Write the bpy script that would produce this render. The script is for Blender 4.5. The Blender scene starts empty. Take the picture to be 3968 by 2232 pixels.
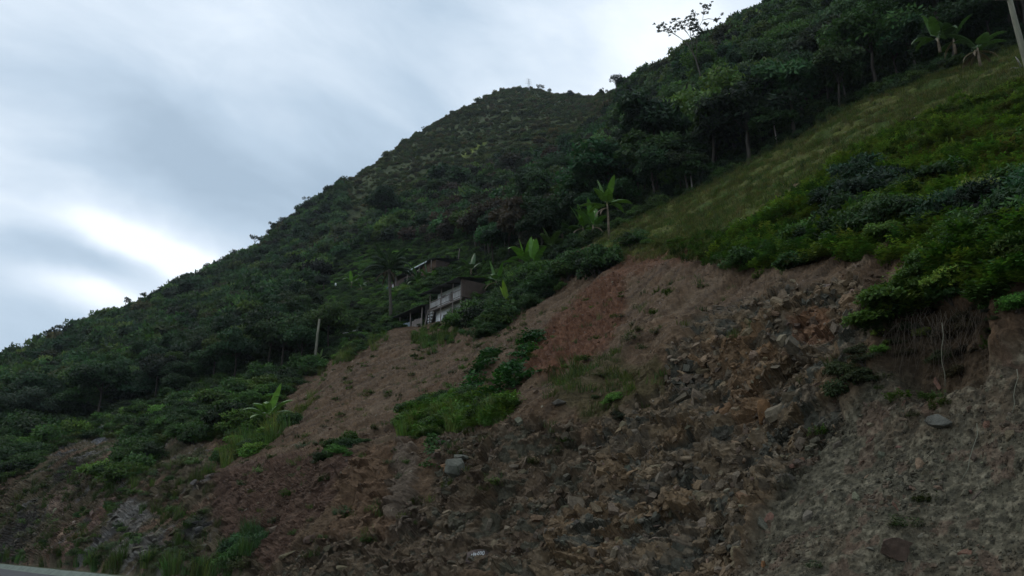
import bpy, math, random, time
import numpy as np
T0 = time.time()
R = math.radians
rng = np.random.default_rng(7)
random.seed(7)
scene = bpy.context.scene
col = scene.collection

# ------------------------------------------------------------------ camera
F = 3114.0                       # focal length in photo pixels (3968 wide)
PITCH = R(17.7)
CAMZ = 1.6
cam_d = bpy.data.cameras.new('camera')
cam_d.sensor_width = 36.0
cam_d.lens = 36.0 * F / 3968.0
cam_d.clip_end = 6000
cam = bpy.data.objects.new('camera', cam_d)
cam.location = (0, 0, CAMZ)
cam.rotation_euler = (math.pi / 2 + PITCH, 0, 0)
col.objects.link(cam)
scene.camera = cam

# ------------------------------------------------------------------ sky and sun
SUN_AZ, SUN_EL = R(-50), R(48)
w = bpy.data.worlds.new('World'); scene.world = w; w.use_nodes = True
nt = w.node_tree; nt.nodes.clear()
def N(t, **k):
    n = nt.nodes.new(t)
    for a, b in k.items(): setattr(n, a, b)
    return n
def L(a, b): nt.links.new(a, b)
out = N('ShaderNodeOutputWorld'); bg = N('ShaderNodeBackground'); bg.inputs['Strength'].default_value = 0.1
sky = N('ShaderNodeTexSky', sky_type='NISHITA'); sky.sun_disc = False
sky.sun_elevation = SUN_EL; sky.sun_rotation = SUN_AZ; sky.dust_density = 2.0
tc = N('ShaderNodeTexCoord')
def vmath(op, a, b=None):
    n = N('ShaderNodeVectorMath', operation=op)
    for i, v in enumerate((a, b)):
        if v is None: continue
        if isinstance(v, (tuple, list)): n.inputs[i].default_value = v
        else: L(v, n.inputs[i])
    return n
def fmath(op, a, b=None, c=None, clamp=False):
    n = N('ShaderNodeMath', operation=op); n.use_clamp = clamp
    for i, v in enumerate((a, b, c)):
        if v is None: continue
        if isinstance(v, (int, float)): n.inputs[i].default_value = v
        else: L(v, n.inputs[i])
    return n.outputs[0]
def sray(px, py):
    x = (px - 1984) / F; y = -(py - 1116) / F
    v = np.array([x, math.cos(PITCH) - y * math.sin(PITCH), math.sin(PITCH) + y * math.cos(PITCH)])
    return v / np.linalg.norm(v)
# cloud bands run along one direction across the whole sky
A = sray(0, 250); B = sray(1500, 800)
along = (B - A) / np.linalg.norm(B - A)
mid = sray(900, 500)
across = np.cross(along, mid); across /= np.linalg.norm(across)
third = np.cross(along, across)
dvec = vmath('NORMALIZE', tc.outputs['Generated']).outputs[0]
wn = N('ShaderNodeTexNoise'); wn.inputs['Scale'].default_value = 4.5; wn.inputs['Detail'].default_value = 5; L(dvec, wn.inputs['Vector'])
wob = vmath('SCALE', vmath('SUBTRACT', wn.outputs['Color'], (0.5, 0.5, 0.5)).outputs[0]); wob.inputs['Scale'].default_value = 0.07
dvec = vmath('ADD', dvec, wob.outputs[0]).outputs[0]
def dot(v): return vmath('DOT_PRODUCT', dvec, tuple(v)).outputs['Value']
comb = N('ShaderNodeCombineXYZ')
L(fmath('MULTIPLY', dot(along), 0.52), comb.inputs[0]); L(fmath('MULTIPLY', dot(across), 1.25), comb.inputs[1]); L(fmath('MULTIPLY', dot(third), 0.8), comb.inputs[2])
def cnoise(scale, detail, rough, dist, off):
    v = vmath('ADD', comb.outputs[0], off).outputs[0]
    n = N('ShaderNodeTexNoise'); n.inputs['Scale'].default_value = scale; n.inputs['Detail'].default_value = detail
    n.inputs['Roughness'].default_value = rough; n.inputs['Distortion'].default_value = dist
    L(v, n.inputs['Vector']); return n.outputs[0]
SKYOFF = (8.5, 7.1, 2.2)
n1 = cnoise(2.3, 6, 0.5, 0.5, SKYOFF)
n2 = cnoise(8.5, 6.0, 0.55, 0.4, (0.2, 5.1, 2.2))
base = fmath('ADD', fmath('MULTIPLY', n1, 0.74), fmath('MULTIPLY', n2, 0.26))
def lobe(px, py, sa, sc, amp):
    # a soft elongated brighter or darker stretch of cloud
    c = sray(px, py)
    da = fmath('DIVIDE', fmath('SUBTRACT', dot(along), float(c @ along)), sa)
    dc = fmath('DIVIDE', fmath('SUBTRACT', dot(across), float(c @ across)), sc)
    fr = fmath('MAXIMUM', dot(c), 0.0)
    d2 = fmath('ADD', fmath('MULTIPLY', da, da), fmath('MULTIPLY', dc, dc))
    return fmath('MULTIPLY', fmath('MULTIPLY', fmath('EXPONENT', fmath('MULTIPLY', d2, -1.0)), fr), amp)
for a in [(560, 980, 0.10, 0.018, 0.26), (330, 850, 0.06, 0.016, 0.10), (850, 1090, 0.08, 0.03, 0.14), (400, 1170, 0.08, 0.020, 0.27), (2500, 100, 0.16, 0.13, 0.14), (1250, 200, 0.22, 0.05, 0.05),
          (180, 1000, 0.10, 0.030, -0.16), (800, 640, 0.26, 0.07, -0.12), (150, 330, 0.14, 0.10, -0.05), (1450, 820, 0.12, 0.07, -0.06), (60, 1290, 0.06, 0.03, -0.03)]:
    base = fmath('ADD', base, lobe(*a))
ramp = N('ShaderNodeValToRGB'); L(base, ramp.inputs[0])
e = ramp.color_ramp.elements
e[0].position = 0.33; e[0].color = (4.2, 5.5, 6.9, 1)
e[1].position = 0.68; e[1].color = (11.0, 11.8, 12.4, 1)
m_ = ramp.color_ramp.elements.new(0.43); m_.color = (5.5, 6.9, 8.4, 1)
m_ = ramp.color_ramp.elements.new(0.54); m_.color = (7.8, 9.0, 10.3, 1)
mix = N('ShaderNodeMix', data_type='RGBA'); mix.inputs[0].default_value = 0.93
L(sky.outputs[0], mix.inputs[6]); L(ramp.outputs[0], mix.inputs[7])
L(mix.outputs[2], bg.inputs['Color']); L(bg.outputs[0], out.inputs['Surface'])

sun_d = bpy.data.lights.new('sun', 'SUN'); sun_d.energy = 0.5; sun_d.angle = R(25); sun_d.color = (1.0, 0.93, 0.82)
sun = bpy.data.objects.new('sun', sun_d); col.objects.link(sun)
sun.location = (0, 0, 60)
from mathutils import Vector, Matrix, Euler
sdir = Vector((math.sin(SUN_AZ) * math.cos(SUN_EL), math.cos(SUN_AZ) * math.cos(SUN_EL), math.sin(SUN_EL)))
sun.rotation_euler = sdir.to_track_quat('Z', 'Y').to_euler()

vs = scene.view_settings
vs.view_transform = 'Standard'; vs.look = 'None'; vs.gamma = 1.0; vs.exposure = 0.0; vs.use_curve_mapping = False
scene.render.engine = 'CYCLES'
scene.cycles.use_denoising = True
scene.cycles.max_bounces = 5; scene.cycles.diffuse_bounces = 3; scene.cycles.transmission_bounces = 3
scene.cycles.volume_bounces = 1

# ------------------------------------------------------------------ helpers: rays, noise, polygons
def ray(px, py):
    """photo pixel -> (azimuth, tan elevation)"""
    x = (np.asarray(px, float) - 1984) / F; y = -(np.asarray(py, float) - 1116) / F
    fw = math.cos(PITCH) - y * math.sin(PITCH); up = math.sin(PITCH) + y * math.cos(PITCH)
    return np.arctan2(x, fw), up / np.hypot(x, fw)
def P(px, py, r):
    a, t = ray(px, py)
    return Vector((r * math.sin(a), r * math.cos(a), CAMZ + r * float(t)))
def proj(p):
    """world points (n,3) -> photo pixels"""
    x = p[..., 0]; y = p[..., 1]; z = p[..., 2] - CAMZ
    f = y * math.cos(PITCH) + z * math.sin(PITCH); u = -y * math.sin(PITCH) + z * math.cos(PITCH)
    f = np.maximum(f, 0.1)
    return 1984 + F * x / f, 1116 - F * u / f
def hsh(i, j, s):
    h = (i.astype(np.int64) * 374761393 + j.astype(np.int64) * 668265263 + s * 2147483647 + 12345) & 0xffffffff
    h = ((h ^ (h >> 13)) * 1274126177) & 0xffffffff
    h = ((h ^ (h >> 16)) * 2246822519) & 0xffffffff
    return ((h ^ (h >> 15)) & 0xffffff) / float(0xffffff)
def vnoise(x, y, s=0):
    i = np.floor(x); j = np.floor(y); u = x - i; v = y - j
    g = []
    for di in (0, 1):
        for dj in (0, 1):
            a = hsh(i + di, j + dj, s) * 2 * math.pi
            g.append(np.cos(a) * (u - di) + np.sin(a) * (v - dj))
    su = u * u * u * (u * (u * 6 - 15) + 10); sv = v * v * v * (v * (v * 6 - 15) + 10)
    return ((g[0] * (1 - sv) + g[1] * sv) * (1 - su) + (g[2] * (1 - sv) + g[3] * sv) * su) * 1.4
def fbm(x, y, o=4, s=0, gain=0.5):
    t = 0; a = 1; f = 1
    for k in range(o):
        t = t + a * vnoise(x * f + 17.3 * k, y * f - 9.1 * k, s + k); a *= gain; f *= 2.03
    return t
def ridged(x, y, o=4, s=0):
    t = 0; a = 0.6; f = 1
    for k in range(o):
        t = t + a * (1 - 2 * np.abs(vnoise(x * f + 5.7 * k, y * f + 3.3 * k, s + k))); a *= 0.5; f *= 2.1
    return t
def facets(x, y, s, tilt):
    """every cell of a voronoi pattern is a tilted flat chip: returns height, cell random, edge distance"""
    i = np.floor(x); j = np.floor(y)
    best = np.full(x.shape, 1e9); sec = np.full(x.shape, 1e9); h = np.zeros(x.shape); rid = np.zeros(x.shape)
    for di in (-1, 0, 1):
        for dj in (-1, 0, 1):
            ci = i + di; cj = j + dj
            cx = ci + hsh(ci, cj, s); cy = cj + hsh(ci, cj, s + 1)
            dx = x - cx; dy = y - cy; d = dx * dx + dy * dy
            r0 = hsh(ci, cj, s + 2); a = hsh(ci, cj, s + 3) * 6.2832
            hh = 0.45 * (r0 - 0.5) + tilt * (np.cos(a) * dx + np.sin(a) * dy)
            m = d < best
            sec = np.where(m, best, np.minimum(sec, d)); best = np.where(m, d, best)
            h = np.where(m, hh, h); rid = np.where(m, r0, rid)
    return h, rid, np.sqrt(sec) - np.sqrt(best)
def inside(px, py, poly):
    poly = np.asarray(poly, float); c = np.zeros(np.shape(px), bool)
    n = len(poly); j = n - 1
    for i in range(n):
        xi, yi = poly[i]; xj, yj = poly[j]
        if yi != yj:
            c ^= ((yi > py) != (yj > py)) & (px < (xj - xi) * (py - yi) / (yj - yi) + xi)
        j = i
    return c
def sstep(a, b, x):
    t = np.clip((x - a) / (b - a), 0, 1); return t * t * (3 - 2 * t)
def blur(g, n):
    for _ in range(n):
        p = np.pad(g, 1, mode='edge')
        g = (p[:-2, 1:-1] + p[2:, 1:-1] + p[1:-1, :-2] + p[1:-1, 2:] + 2 * p[1:-1, 1:-1]) / 6
    return g

# ------------------------------------------------------------------ the lie of the land
AZN = R(50.3)                               # azimuth of the direction straight up the hill, away from the road
NV = np.array([math.sin(AZN), math.cos(AZN)]); TV = np.array([-math.cos(AZN), math.sin(AZN)])   # across / along the road
def line_at(pts, az):
    p = np.array(pts, float); a, t = ray(p[:, 0], p[:, 1]); o = np.argsort(a)
    r = np.interp(az, a[o], p[o, 2]); z = np.interp(az, a[o], CAMZ + p[o, 2] * t[o])
    return r, z
RIDGE1 = [(-400, 1900, 106), (0, 1850, 103), (200, 1800, 100), (500, 1830, 76), (900, 1850, 52), (1300, 1760, 40), (1900, 1680, 30), (2400, 1480, 28),
          (2900, 1200, 26.5), (3300, 1050, 24.5), (3700, 1000, 22.3), (3968, 950, 21.3), (4700, 850, 20)]
RIDGE2 = [(-400, 1760, 138), (0, 1700, 134), (500, 1600, 132), (800, 1500, 116), (1215, 1440, 102), (1400, 1330, 101), (1500, 1285, 102), (1640, 1256, 101.5), (1730, 1238, 97), (1850, 1175, 91),
          (2000, 1110, 87), (2360, 905, 83), (2700, 738, 84), (3010, 575, 85), (3300, 415, 84), (3700, 262, 82), (3968, 172, 81), (4700, 0, 80)]
RIDGE3 = [(-400, 1650, 200), (0, 1590, 195), (600, 1400, 190), (1215, 1210, 155), (1700, 1030, 142), (2360, 760, 132), (3010, 430, 126), (3700, 120, 116), (3968, 20, 112), (4700, -150, 108)]
RIDGE4 = [(-400, 1600, 270), (0, 1505, 265), (600, 1260, 285), (1215, 1010, 290), (1700, 700, 310), (2200, 560, 300), (2500, 420, 230), (2700, 300, 200), (3010, 180, 185), (3700, -220, 175), (4700, -600, 165)]
RIDGE5 = [(-400, 1560, 330), (0, 1445, 335), (300, 1302, 350), (600, 1180, 370), (800, 1085, 390), (1000, 982, 400), (1200, 815, 420), (1400, 680, 450), (1600, 535, 480),
          (1800, 430, 520), (1950, 356, 550), (2050, 346, 560), (2150, 368, 560), (2290, 380, 540), (2380, 362, 430), (2500, 318, 300), (2700, 215, 265), (2900, 95, 255), (3010, 20, 250),
          (3700, -290, 240), (4700, -700, 230)]
def keys(az):
    k = np.cos(az - AZN)
    r0 = np.where(k > 0.142, 13.2 / np.maximum(k, 0.142), 13.2 / 0.142)
    r0 = np.minimum(r0, 93.0)
    rs = [r0]; zs = [np.full(az.shape, -0.02)]
    for ln in (RIDGE1, RIDGE2, RIDGE3, RIDGE4, RIDGE5):
        r, z = line_at(ln, az); rs.append(np.maximum(r, rs[-1] + 4)); zs.append(z)
    rs.append(rs[-1] + 90); zs.append(zs[-1] - 28)
    return np.array(rs), np.array(zs)          # (7, n)
def tangents(r, z):
    d = np.diff(z, axis=0) / np.diff(r, axis=0)
    m = np.zeros_like(z); m[0] = d[0]; m[-1] = d[-1]
    prod = d[:-1] * d[1:]
    m[1:-1] = np.where(prod > 0, 2 * prod / np.where(np.abs(d[:-1] + d[1:]) < 1e-9, 1e-9, d[:-1] + d[1:]), 0)
    return m
def height_rows(az, t):
    """az (n,), t (m,) in key units 0..6 -> r,z arrays (m,n)"""
    rs, zs = keys(az); zs = (zs - CAMZ) / rs; ms = tangents(rs, zs)
    i = np.clip(np.floor(t).astype(int), 0, 5); u = (t - i)[:, None]
    h = rs[i + 1] - rs[i]
    r = rs[i] + u * h
    h00 = 2 * u**3 - 3 * u**2 + 1; h10 = u**3 - 2 * u**2 + u; h01 = -2 * u**3 + 3 * u**2; h11 = u**3 - u**2
    z = h00 * zs[i] + h10 * h * ms[i] + h01 * zs[i + 1] + h11 * h * ms[i + 1]
    return r, CAMZ + r * z
def relief(x, y, r):
    """broad undulation of the hillside"""
    k = np.clip((r - 95) / 120, 0, 1)
    return k * (3.5 * fbm(x / 70, y / 70, 3, 11) + 2.0 * fbm(x / 22, y / 22, 2, 31)) * np.clip((620 - r) / 200, 0, 1) * 0.75

# --- fine grid of the cut slope (foot of the hill to the crest above it)
azc = np.radians(np.arange(-37.5, 47.0, 0.064))
rows = []
tt = np.concatenate([np.linspace(0, 1, 300, endpoint=False), 1 + np.linspace(0, 1.03, 200)])
tt = np.where(tt > 1, 1 + (tt - 1) ** 1.25, tt)                 # nearer ground gets the finer rows
rc, zc = height_rows(azc, tt)
X = rc * np.sin(azc)[None]; Y = rc * np.cos(azc)[None]; Z = zc.copy()
def grid_normals(X, Y, Z):
    P3 = np.stack([X, Y, Z], -1)
    du = np.gradient(P3, axis=1); dv = np.gradient(P3, axis=0)
    n = np.cross(du, dv); n /= np.linalg.norm(n, axis=-1, keepdims=True) + 1e-12
    n *= np.sign(n[..., 2:3] + 1e-9)
    return n
nb = grid_normals(X, Y, Z)
S = X * TV[0] + Y * TV[1]; D = X * NV[0] + Y * NV[1]
V = 0.72 * D + 0.70 * Z                                        # distance up the slope
px0, py0 = proj(np.stack([X, Y, Z], -1))
jx = 26 * fbm(S * 0.9, V * 0.9, 3, 5) + 16 * fbm(S * 3.1, V * 3.1, 2, 8)
jy = 26 * fbm(S * 0.9 + 40, V * 0.9, 3, 6) + 16 * fbm(S * 3.1, V * 3.1 + 30, 2, 9)
pxj = px0 + jx; pyj = py0 + jy
def zone(poly, soft=3): return blur(inside(pxj, pyj, poly).astype(float), soft)
ZB = dict(
 rock=zone([(2930, 1150), (3330, 1060), (3440, 1230), (3300, 1450), (3180, 1650), (3060, 1850), (2920, 2000), (2820, 2300), (1950, 2300), (1960, 2000), (2120, 1830), (2330, 1640), (2580, 1500), (2620, 1400), (2780, 1250)]),
 block=zone([(1690, 1672), (2240, 1680), (2330, 1860), (2180, 2000), (2050, 2300), (1000, 2300), (1180, 2140), (1500, 2080), (1680, 1900)]),
 scree=zone([(3080, 1680), (3260, 1540), (3420, 1400), (3700, 1480), (4100, 1330), (4900, 1200), (4900, 2400), (2780, 2400), (2950, 2000)], 22),
 orange=zone([(1420, 1760), (1560, 1740), (1560, 1960), (1500, 2100), (1290, 2120), (1330, 1950)]),
 orange2=zone([(2700, 1340), (2900, 1250), (3010, 1330), (2940, 1480), (2900, 1620), (2800, 1580), (2780, 1450), (2650, 1420)]),
 orange3=zone([(3050, 1220), (3180, 1180), (3220, 1290), (3060, 1330)]),
 face=zone([(1545, 1735), (1620, 1745), (1635, 1960), (1640, 2060), (1520, 2090), (1540, 1940)]),
 red=zone([(2330, 1090), (2430, 1060), (2420, 1230), (2350, 1390), (2160, 1460), (2010, 1470), (2080, 1350), (2200, 1200)], 14),
 redtop=zone([(2330, 1010), (2480, 960), (2830, 975), (2800, 1010), (2560, 1060), (2380, 1120)], 4),
 scarp=zone([(830, 1850), (1040, 1780), (1300, 1760), (1400, 1790), (1280, 2000), (1000, 2300), (840, 2060)], 3),
 left=zone([(-400, 1500), (760, 1640), (840, 1860), (830, 2020), (1020, 2200), (940, 2400), (-400, 2400)], 3),
 lgrey=zone([(430, 2000), (560, 1960), (600, 2010), (520, 2100), (640, 2080), (560, 2170), (430, 2200), (500, 2090)], 2),
 lpink=zone([(230, 1910), (300, 1900), (290, 1960), (210, 2010), (200, 1960)], 2),
 lpink2=zone([(400, 1960), (460, 1930), (410, 2050), (260, 2200), (230, 2170), (340, 2060)], 2),
 ldark=zone([(220, 1850), (330, 1800), (310, 1870), (200, 1890)], 2),
 ldark2=zone([(620, 2130), (820, 2010), (830, 2060), (700, 2150), (620, 2180)], 2),
 ldark3=zone([(-50, 2130), (140, 1960), (160, 2010), (60, 2180), (-50, 2200)], 2),
 lblue=zone([(370, 1690), (440, 1650), (420, 1720), (380, 1740)], 2),
 scar1=zone([(770, 1520), (870, 1440), (880, 1470), (790, 1550)], 2),
 scar2=zone([(660, 1560), (720, 1500), (700, 1560)], 2),
 grass=zone([(2290, 1010), (2320, 860), (2560, 770), (2700, 680), (3010, 510), (3300, 350), (3700, 190), (4900, -200), (4900, 500), (3400, 640), (3150, 690), (2860, 930), (2700, 965)], 4),
 lime=zone([(3230, 640), (3420, 540), (3600, 470), (3968, 330), (4900, 100), (4900, 900), (3600, 800), (3300, 740)], 4),
 dimgreen=zone([(2150, 1480), (2330, 1430), (2560, 1440), (2620, 1500), (2300, 1640), (2150, 1600)], 6),
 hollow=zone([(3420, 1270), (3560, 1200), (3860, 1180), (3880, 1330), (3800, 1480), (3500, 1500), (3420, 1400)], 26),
)
for k in ZB: ZB[k] = np.clip(ZB[k], 0, 1)
rockz = np.clip(ZB['rock'] + ZB['block'], 0, 1)
earth = np.clip(1 - rockz - ZB['scree'] - ZB['grass'] - ZB['lime'] - ZB['left'], 0, 1)
# --- relief of the cut: fractured chips, gullies, rubble
warp = fbm(S * 0.35, V * 0.35, 2, 51)
ca, sa_ = math.cos(R(28)), math.sin(R(28))
U1 = (S * ca - V * sa_); V1 = (S * sa_ + V * ca)
f1, r1, e1 = facets(U1 * 0.62 + 0.5 * warp, V1 * 0.95, 61, 0.9)
f2, r2, e2 = facets(U1 * 1.7 + 0.6 * warp, V1 * 2.7, 71, 0.95)
f3, r3, e3 = facets(U1 * 4.2, V1 * 6.4, 81, 1.0)
f4, r4, e4 = facets(S * 9.0, V * 9.5, 91, 0.9)
gul = ridged(S * 0.42 + 0.18 * warp, V * 0.03 + 3, 3, 101)
rill = ridged(S * 1.5 + 0.5 * warp, V * 0.08, 2, 111)
fine = fbm(S * 2.2, V * 2.2, 5, 121, 0.55)
big = fbm(S * 0.12, V * 0.16, 3, 131)
fade = sstep(0.0, 0.10, tt)[:, None] * sstep(0.0, 0.12, (2.03 - tt))[:, None]
disp = 0.55 * big + 0.05 * fine * (1 - 0.8 * rockz)
disp += rockz * (0.46 * f1 + 0.26 * f2 + 0.10 * f3 + 0.02 * f4)
disp += ZB['scree'] * (0.30 * big + 0.05 * f2 * (r2 > 0.6) + 0.035 * f3 + 0.025 * f4)
disp += earth * (0.42 * gul + 0.07 * rill + 0.05 * f3 * (r3 > 0.6) + 0.02 * f4 + 0.03 * fine + 0.10 * f2 * (r2 > 0.8))
disp += ZB['left'] * (0.55 * gul + 0.12 * rill + 0.26 * f2 + 0.12 * f1 + 0.05 * f3)
disp += (ZB['grass'] + ZB['lime']) * (0.20 * fbm(S * 0.45, V * 1.7, 3, 141) + 0.05 * fine)
disp += ZB['red'] * (0.13 * f2 + 0.08 * f3 + 0.05 * fine) + ZB['scarp'] * (0.12 * f2 + 0.05 * f3) + ZB['orange'] * 0.22 * f2
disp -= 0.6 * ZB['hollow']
disp += 0.5 * ZB['face'] * 0.6
disp *= fade
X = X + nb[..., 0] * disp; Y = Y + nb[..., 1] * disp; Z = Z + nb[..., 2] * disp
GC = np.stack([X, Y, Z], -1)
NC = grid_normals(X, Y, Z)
# --- colour of the bare ground (albedo, plus shade painted into the hollow)
def lay(c, wgt, colr):
    wgt = np.clip(wgt, 0, 1)[..., None]; return c * (1 - wgt) + np.array(colr)[None, None] * wgt
def C(r, g, b): return ((r / 255) ** 2.2, (g / 255) ** 2.2, (b / 255) ** 2.2)
nA = fbm(S * 0.25, V * 0.2, 4, 201); nB = fbm(S * 1.3, V * 1.1, 4, 211); nC = fbm(S * 0.7 + 9, V * 0.18, 4, 221); nD = fbm(S * 5, V * 5, 3, 231)
alb = np.zeros(X.shape + (3,)) + np.array(C(93, 76, 60))
alb = lay(alb, sstep(-0.1, 0.6, nC), C(101, 84, 66)); alb = lay(alb, sstep(0.0, 0.7, nB) * 0.7, C(86, 72, 58)); alb = lay(alb, sstep(0.1, 0.6, nA) * 0.5, C(98, 77, 59))
alb = lay(alb, sstep(0.05, 0.6, fbm(S * 1.6 + 0.4 * warp, V * 0.07, 4, 271)) * 0.7, C(72, 60, 49)); alb = lay(alb, sstep(0.2, 0.6, fbm(S * 1.1 + 31, V * 0.06, 4, 273)) * 0.6, C(110, 94, 76))
alb = lay(alb, ZB['scarp'] * 0.6, C(88, 68, 60))
alb = lay(alb, np.clip(ZB['red'] + ZB['redtop'] * 0.8, 0, 1) * 0.75, C(100, 68, 51))
alb = lay(alb, ZB['red'] * sstep(0.0, 0.5, nB) * 0.6, C(90, 62, 48))
alb = lay(alb, ZB['dimgreen'] * 0.5, C(78, 76, 50))
rk = lay(np.zeros_like(alb) + np.array(C(98, 88, 75)), sstep(0.35, 0.7, r2), C(112, 96, 76)); rk = lay(rk, r2 < 0.28, C(84, 82, 72)); rk = lay(rk, (r3 > 0.7) * 0.6, C(120, 106, 88)); rk = lay(rk, (r3 < 0.2) * 0.6, C(76, 72, 64))
rk = lay(rk, ((r1 > 0.62) & (r2 > 0.35)) * 0.5, C(116, 94, 70))
alb = lay(alb, ZB['rock'], 0) if False else alb * (1 - ZB['rock'][..., None]) + rk * ZB['rock'][..., None]
bk = lay(np.zeros_like(alb) + np.array(C(94, 80, 66)), sstep(0.4, 0.8, r2), C(104, 91, 75)); bk = lay(bk, r2 < 0.3, C(86, 82, 69)); bk = lay(bk, (r3 > 0.75) * 0.7, C(108, 92, 74))
alb = alb * (1 - ZB['block'][..., None]) + bk * ZB['block'][..., None]
sc = lay(np.zeros_like(alb) + np.array(C(90, 85, 71)), sstep(-0.1, 0.5, nA), C(98, 86, 71)); sc = lay(sc, (r4 > 0.8) * 0.6, C(124, 116, 98)); sc = lay(sc, (r4 < 0.25) * 0.5, C(64, 62, 54)); sc = lay(sc, (nB > 0.4) * 0.45, C(104, 82, 70))
alb = alb * (1 - ZB['scree'][..., None]) + sc * ZB['scree'][..., None]
alb = lay(alb, np.clip(ZB['orange'] * (0.25 + 0.45 * r2), 0, 1), C(114, 91, 72)); alb = lay(alb, ZB['orange2'] * (0.25 + 0.45 * r2), C(128, 100, 74)); alb = lay(alb, ZB['orange3'] * 0.6, C(124, 88, 66))
alb = lay(alb, ZB['face'] * 0.9, C(98, 86, 74))
lf = lay(np.zeros_like(alb) + np.array(C(92, 82, 66)), sstep(-0.1, 0.5, fbm(S * 0.30, V * 0.07, 4, 241)), C(66, 68, 46)); lf = lay(lf, sstep(0.25, 0.6, fbm(S * 0.6 + 7, V * 0.12, 3, 251)), C(112, 92, 76)); lf = lay(lf, sstep(0.4, 0.7, fbm(S * 0.8 + 70, V * 0.12, 3, 253)), C(104, 100, 96))
for k, c_, a_ in (('lgrey', (122, 117, 110), .9), ('lpink', (138, 116, 102), .9), ('lpink2', (126, 100, 86), .9), ('ldark', (56, 52, 52), .9), ('ldark2', (62, 60, 58), .9), ('ldark3', (62, 60, 60), .8), ('lblue', (122, 122, 126), .95)):
    lf = lay(lf, ZB[k] * a_ * (0.75 + 0.25 * (nB > 0)), C(*c_))
alb = alb * (1 - ZB['left'][..., None]) + lf * ZB['left'][..., None]
for k in ('scar1', 'scar2'): alb = lay(alb, ZB[k], C(120, 90, 70))
gr = lay(np.zeros_like(alb) + np.array(C(78, 80, 42)), sstep(-0.2, 0.5, fbm(S * 0.3, V * 0.5, 4, 261)), C(74, 82, 38)); gr = lay(gr, sstep(0.15, 0.5, fbm(S * 1.2, V * 3.0, 4, 263)) * 0.5, C(84, 76, 50)); gr = lay(gr, sstep(0.1, 0.45, fbm(S * 0.22 + 5, V * 0.22, 4, 267)) * 0.8, C(56, 72, 34))
alb = alb * (1 - ZB['grass'][..., None]) + gr * ZB['grass'][..., None]
alb = lay(alb, ZB['lime'] * 0.9, C(66, 76, 38))
alb = lay(alb, ZB['hollow'] * 0.6, C(62, 55, 44))  # shade under the overhang, put into the ground colour
alb = alb * (1 + 0.22 * np.clip(nD, -1, 1))[..., None]
alb = np.clip(alb * (1 - 0.20 * np.clip(1 - ZB['grass'] - ZB['lime'], 0, 1))[..., None], 0.004, 0.9)

# ------------------------------------------------------------------ mesh and node helpers
def npmesh(name, verts, faces, mats, colr=None, smooth=False, mat_idx=None):
    verts = np.asarray(verts, np.float32); faces = np.asarray(faces, np.int32); k = faces.shape[1]
    me = bpy.data.meshes.new(name)
    me.vertices.add(len(verts)); me.vertices.foreach_set('co', verts.ravel())
    me.loops.add(faces.size); me.loops.foreach_set('vertex_index', faces.ravel())
    me.polygons.add(len(faces)); me.polygons.foreach_set('loop_start', np.arange(0, faces.size, k, dtype=np.int32))
    if smooth: me.polygons.foreach_set('use_smooth', np.ones(len(faces), bool))
    else: me.polygons.foreach_set('use_smooth', np.zeros(len(faces), bool))
    for m in (mats if isinstance(mats, (list, tuple)) else [mats]): me.materials.append(m)
    if mat_idx is not None: me.polygons.foreach_set('material_index', np.asarray(mat_idx, np.int32))
    if colr is not None:
        at = me.color_attributes.new('tone', 'FLOAT_COLOR', 'POINT')
        c4 = np.ones((len(verts), 4), np.float32); c4[:, :3] = colr; at.data.foreach_set('color', c4.ravel())
    me.update(calc_edges=True); me.validate()
    return me
def gridfaces(m, n):
    i = np.arange(m * n).reshape(m, n)
    return np.stack([i[:-1, :-1], i[:-1, 1:], i[1:, 1:], i[1:, :-1]], -1).reshape(-1, 4)
def link(name, me, parent=None):
    o = bpy.data.objects.new(name, me); col.objects.link(o)
    if parent: o.parent = parent
    return o
def tag(o, label, cat, group=None):
    o['label'] = label; o['category'] = cat
    if group: o['group'] = group
    return o
def empty(name, loc, rz=0.0):
    o = bpy.data.objects.new(name, None); col.objects.link(o); o.location = loc; o.rotation_euler = (0, 0, rz); o.empty_display_size = 0.3
    return o
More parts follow.
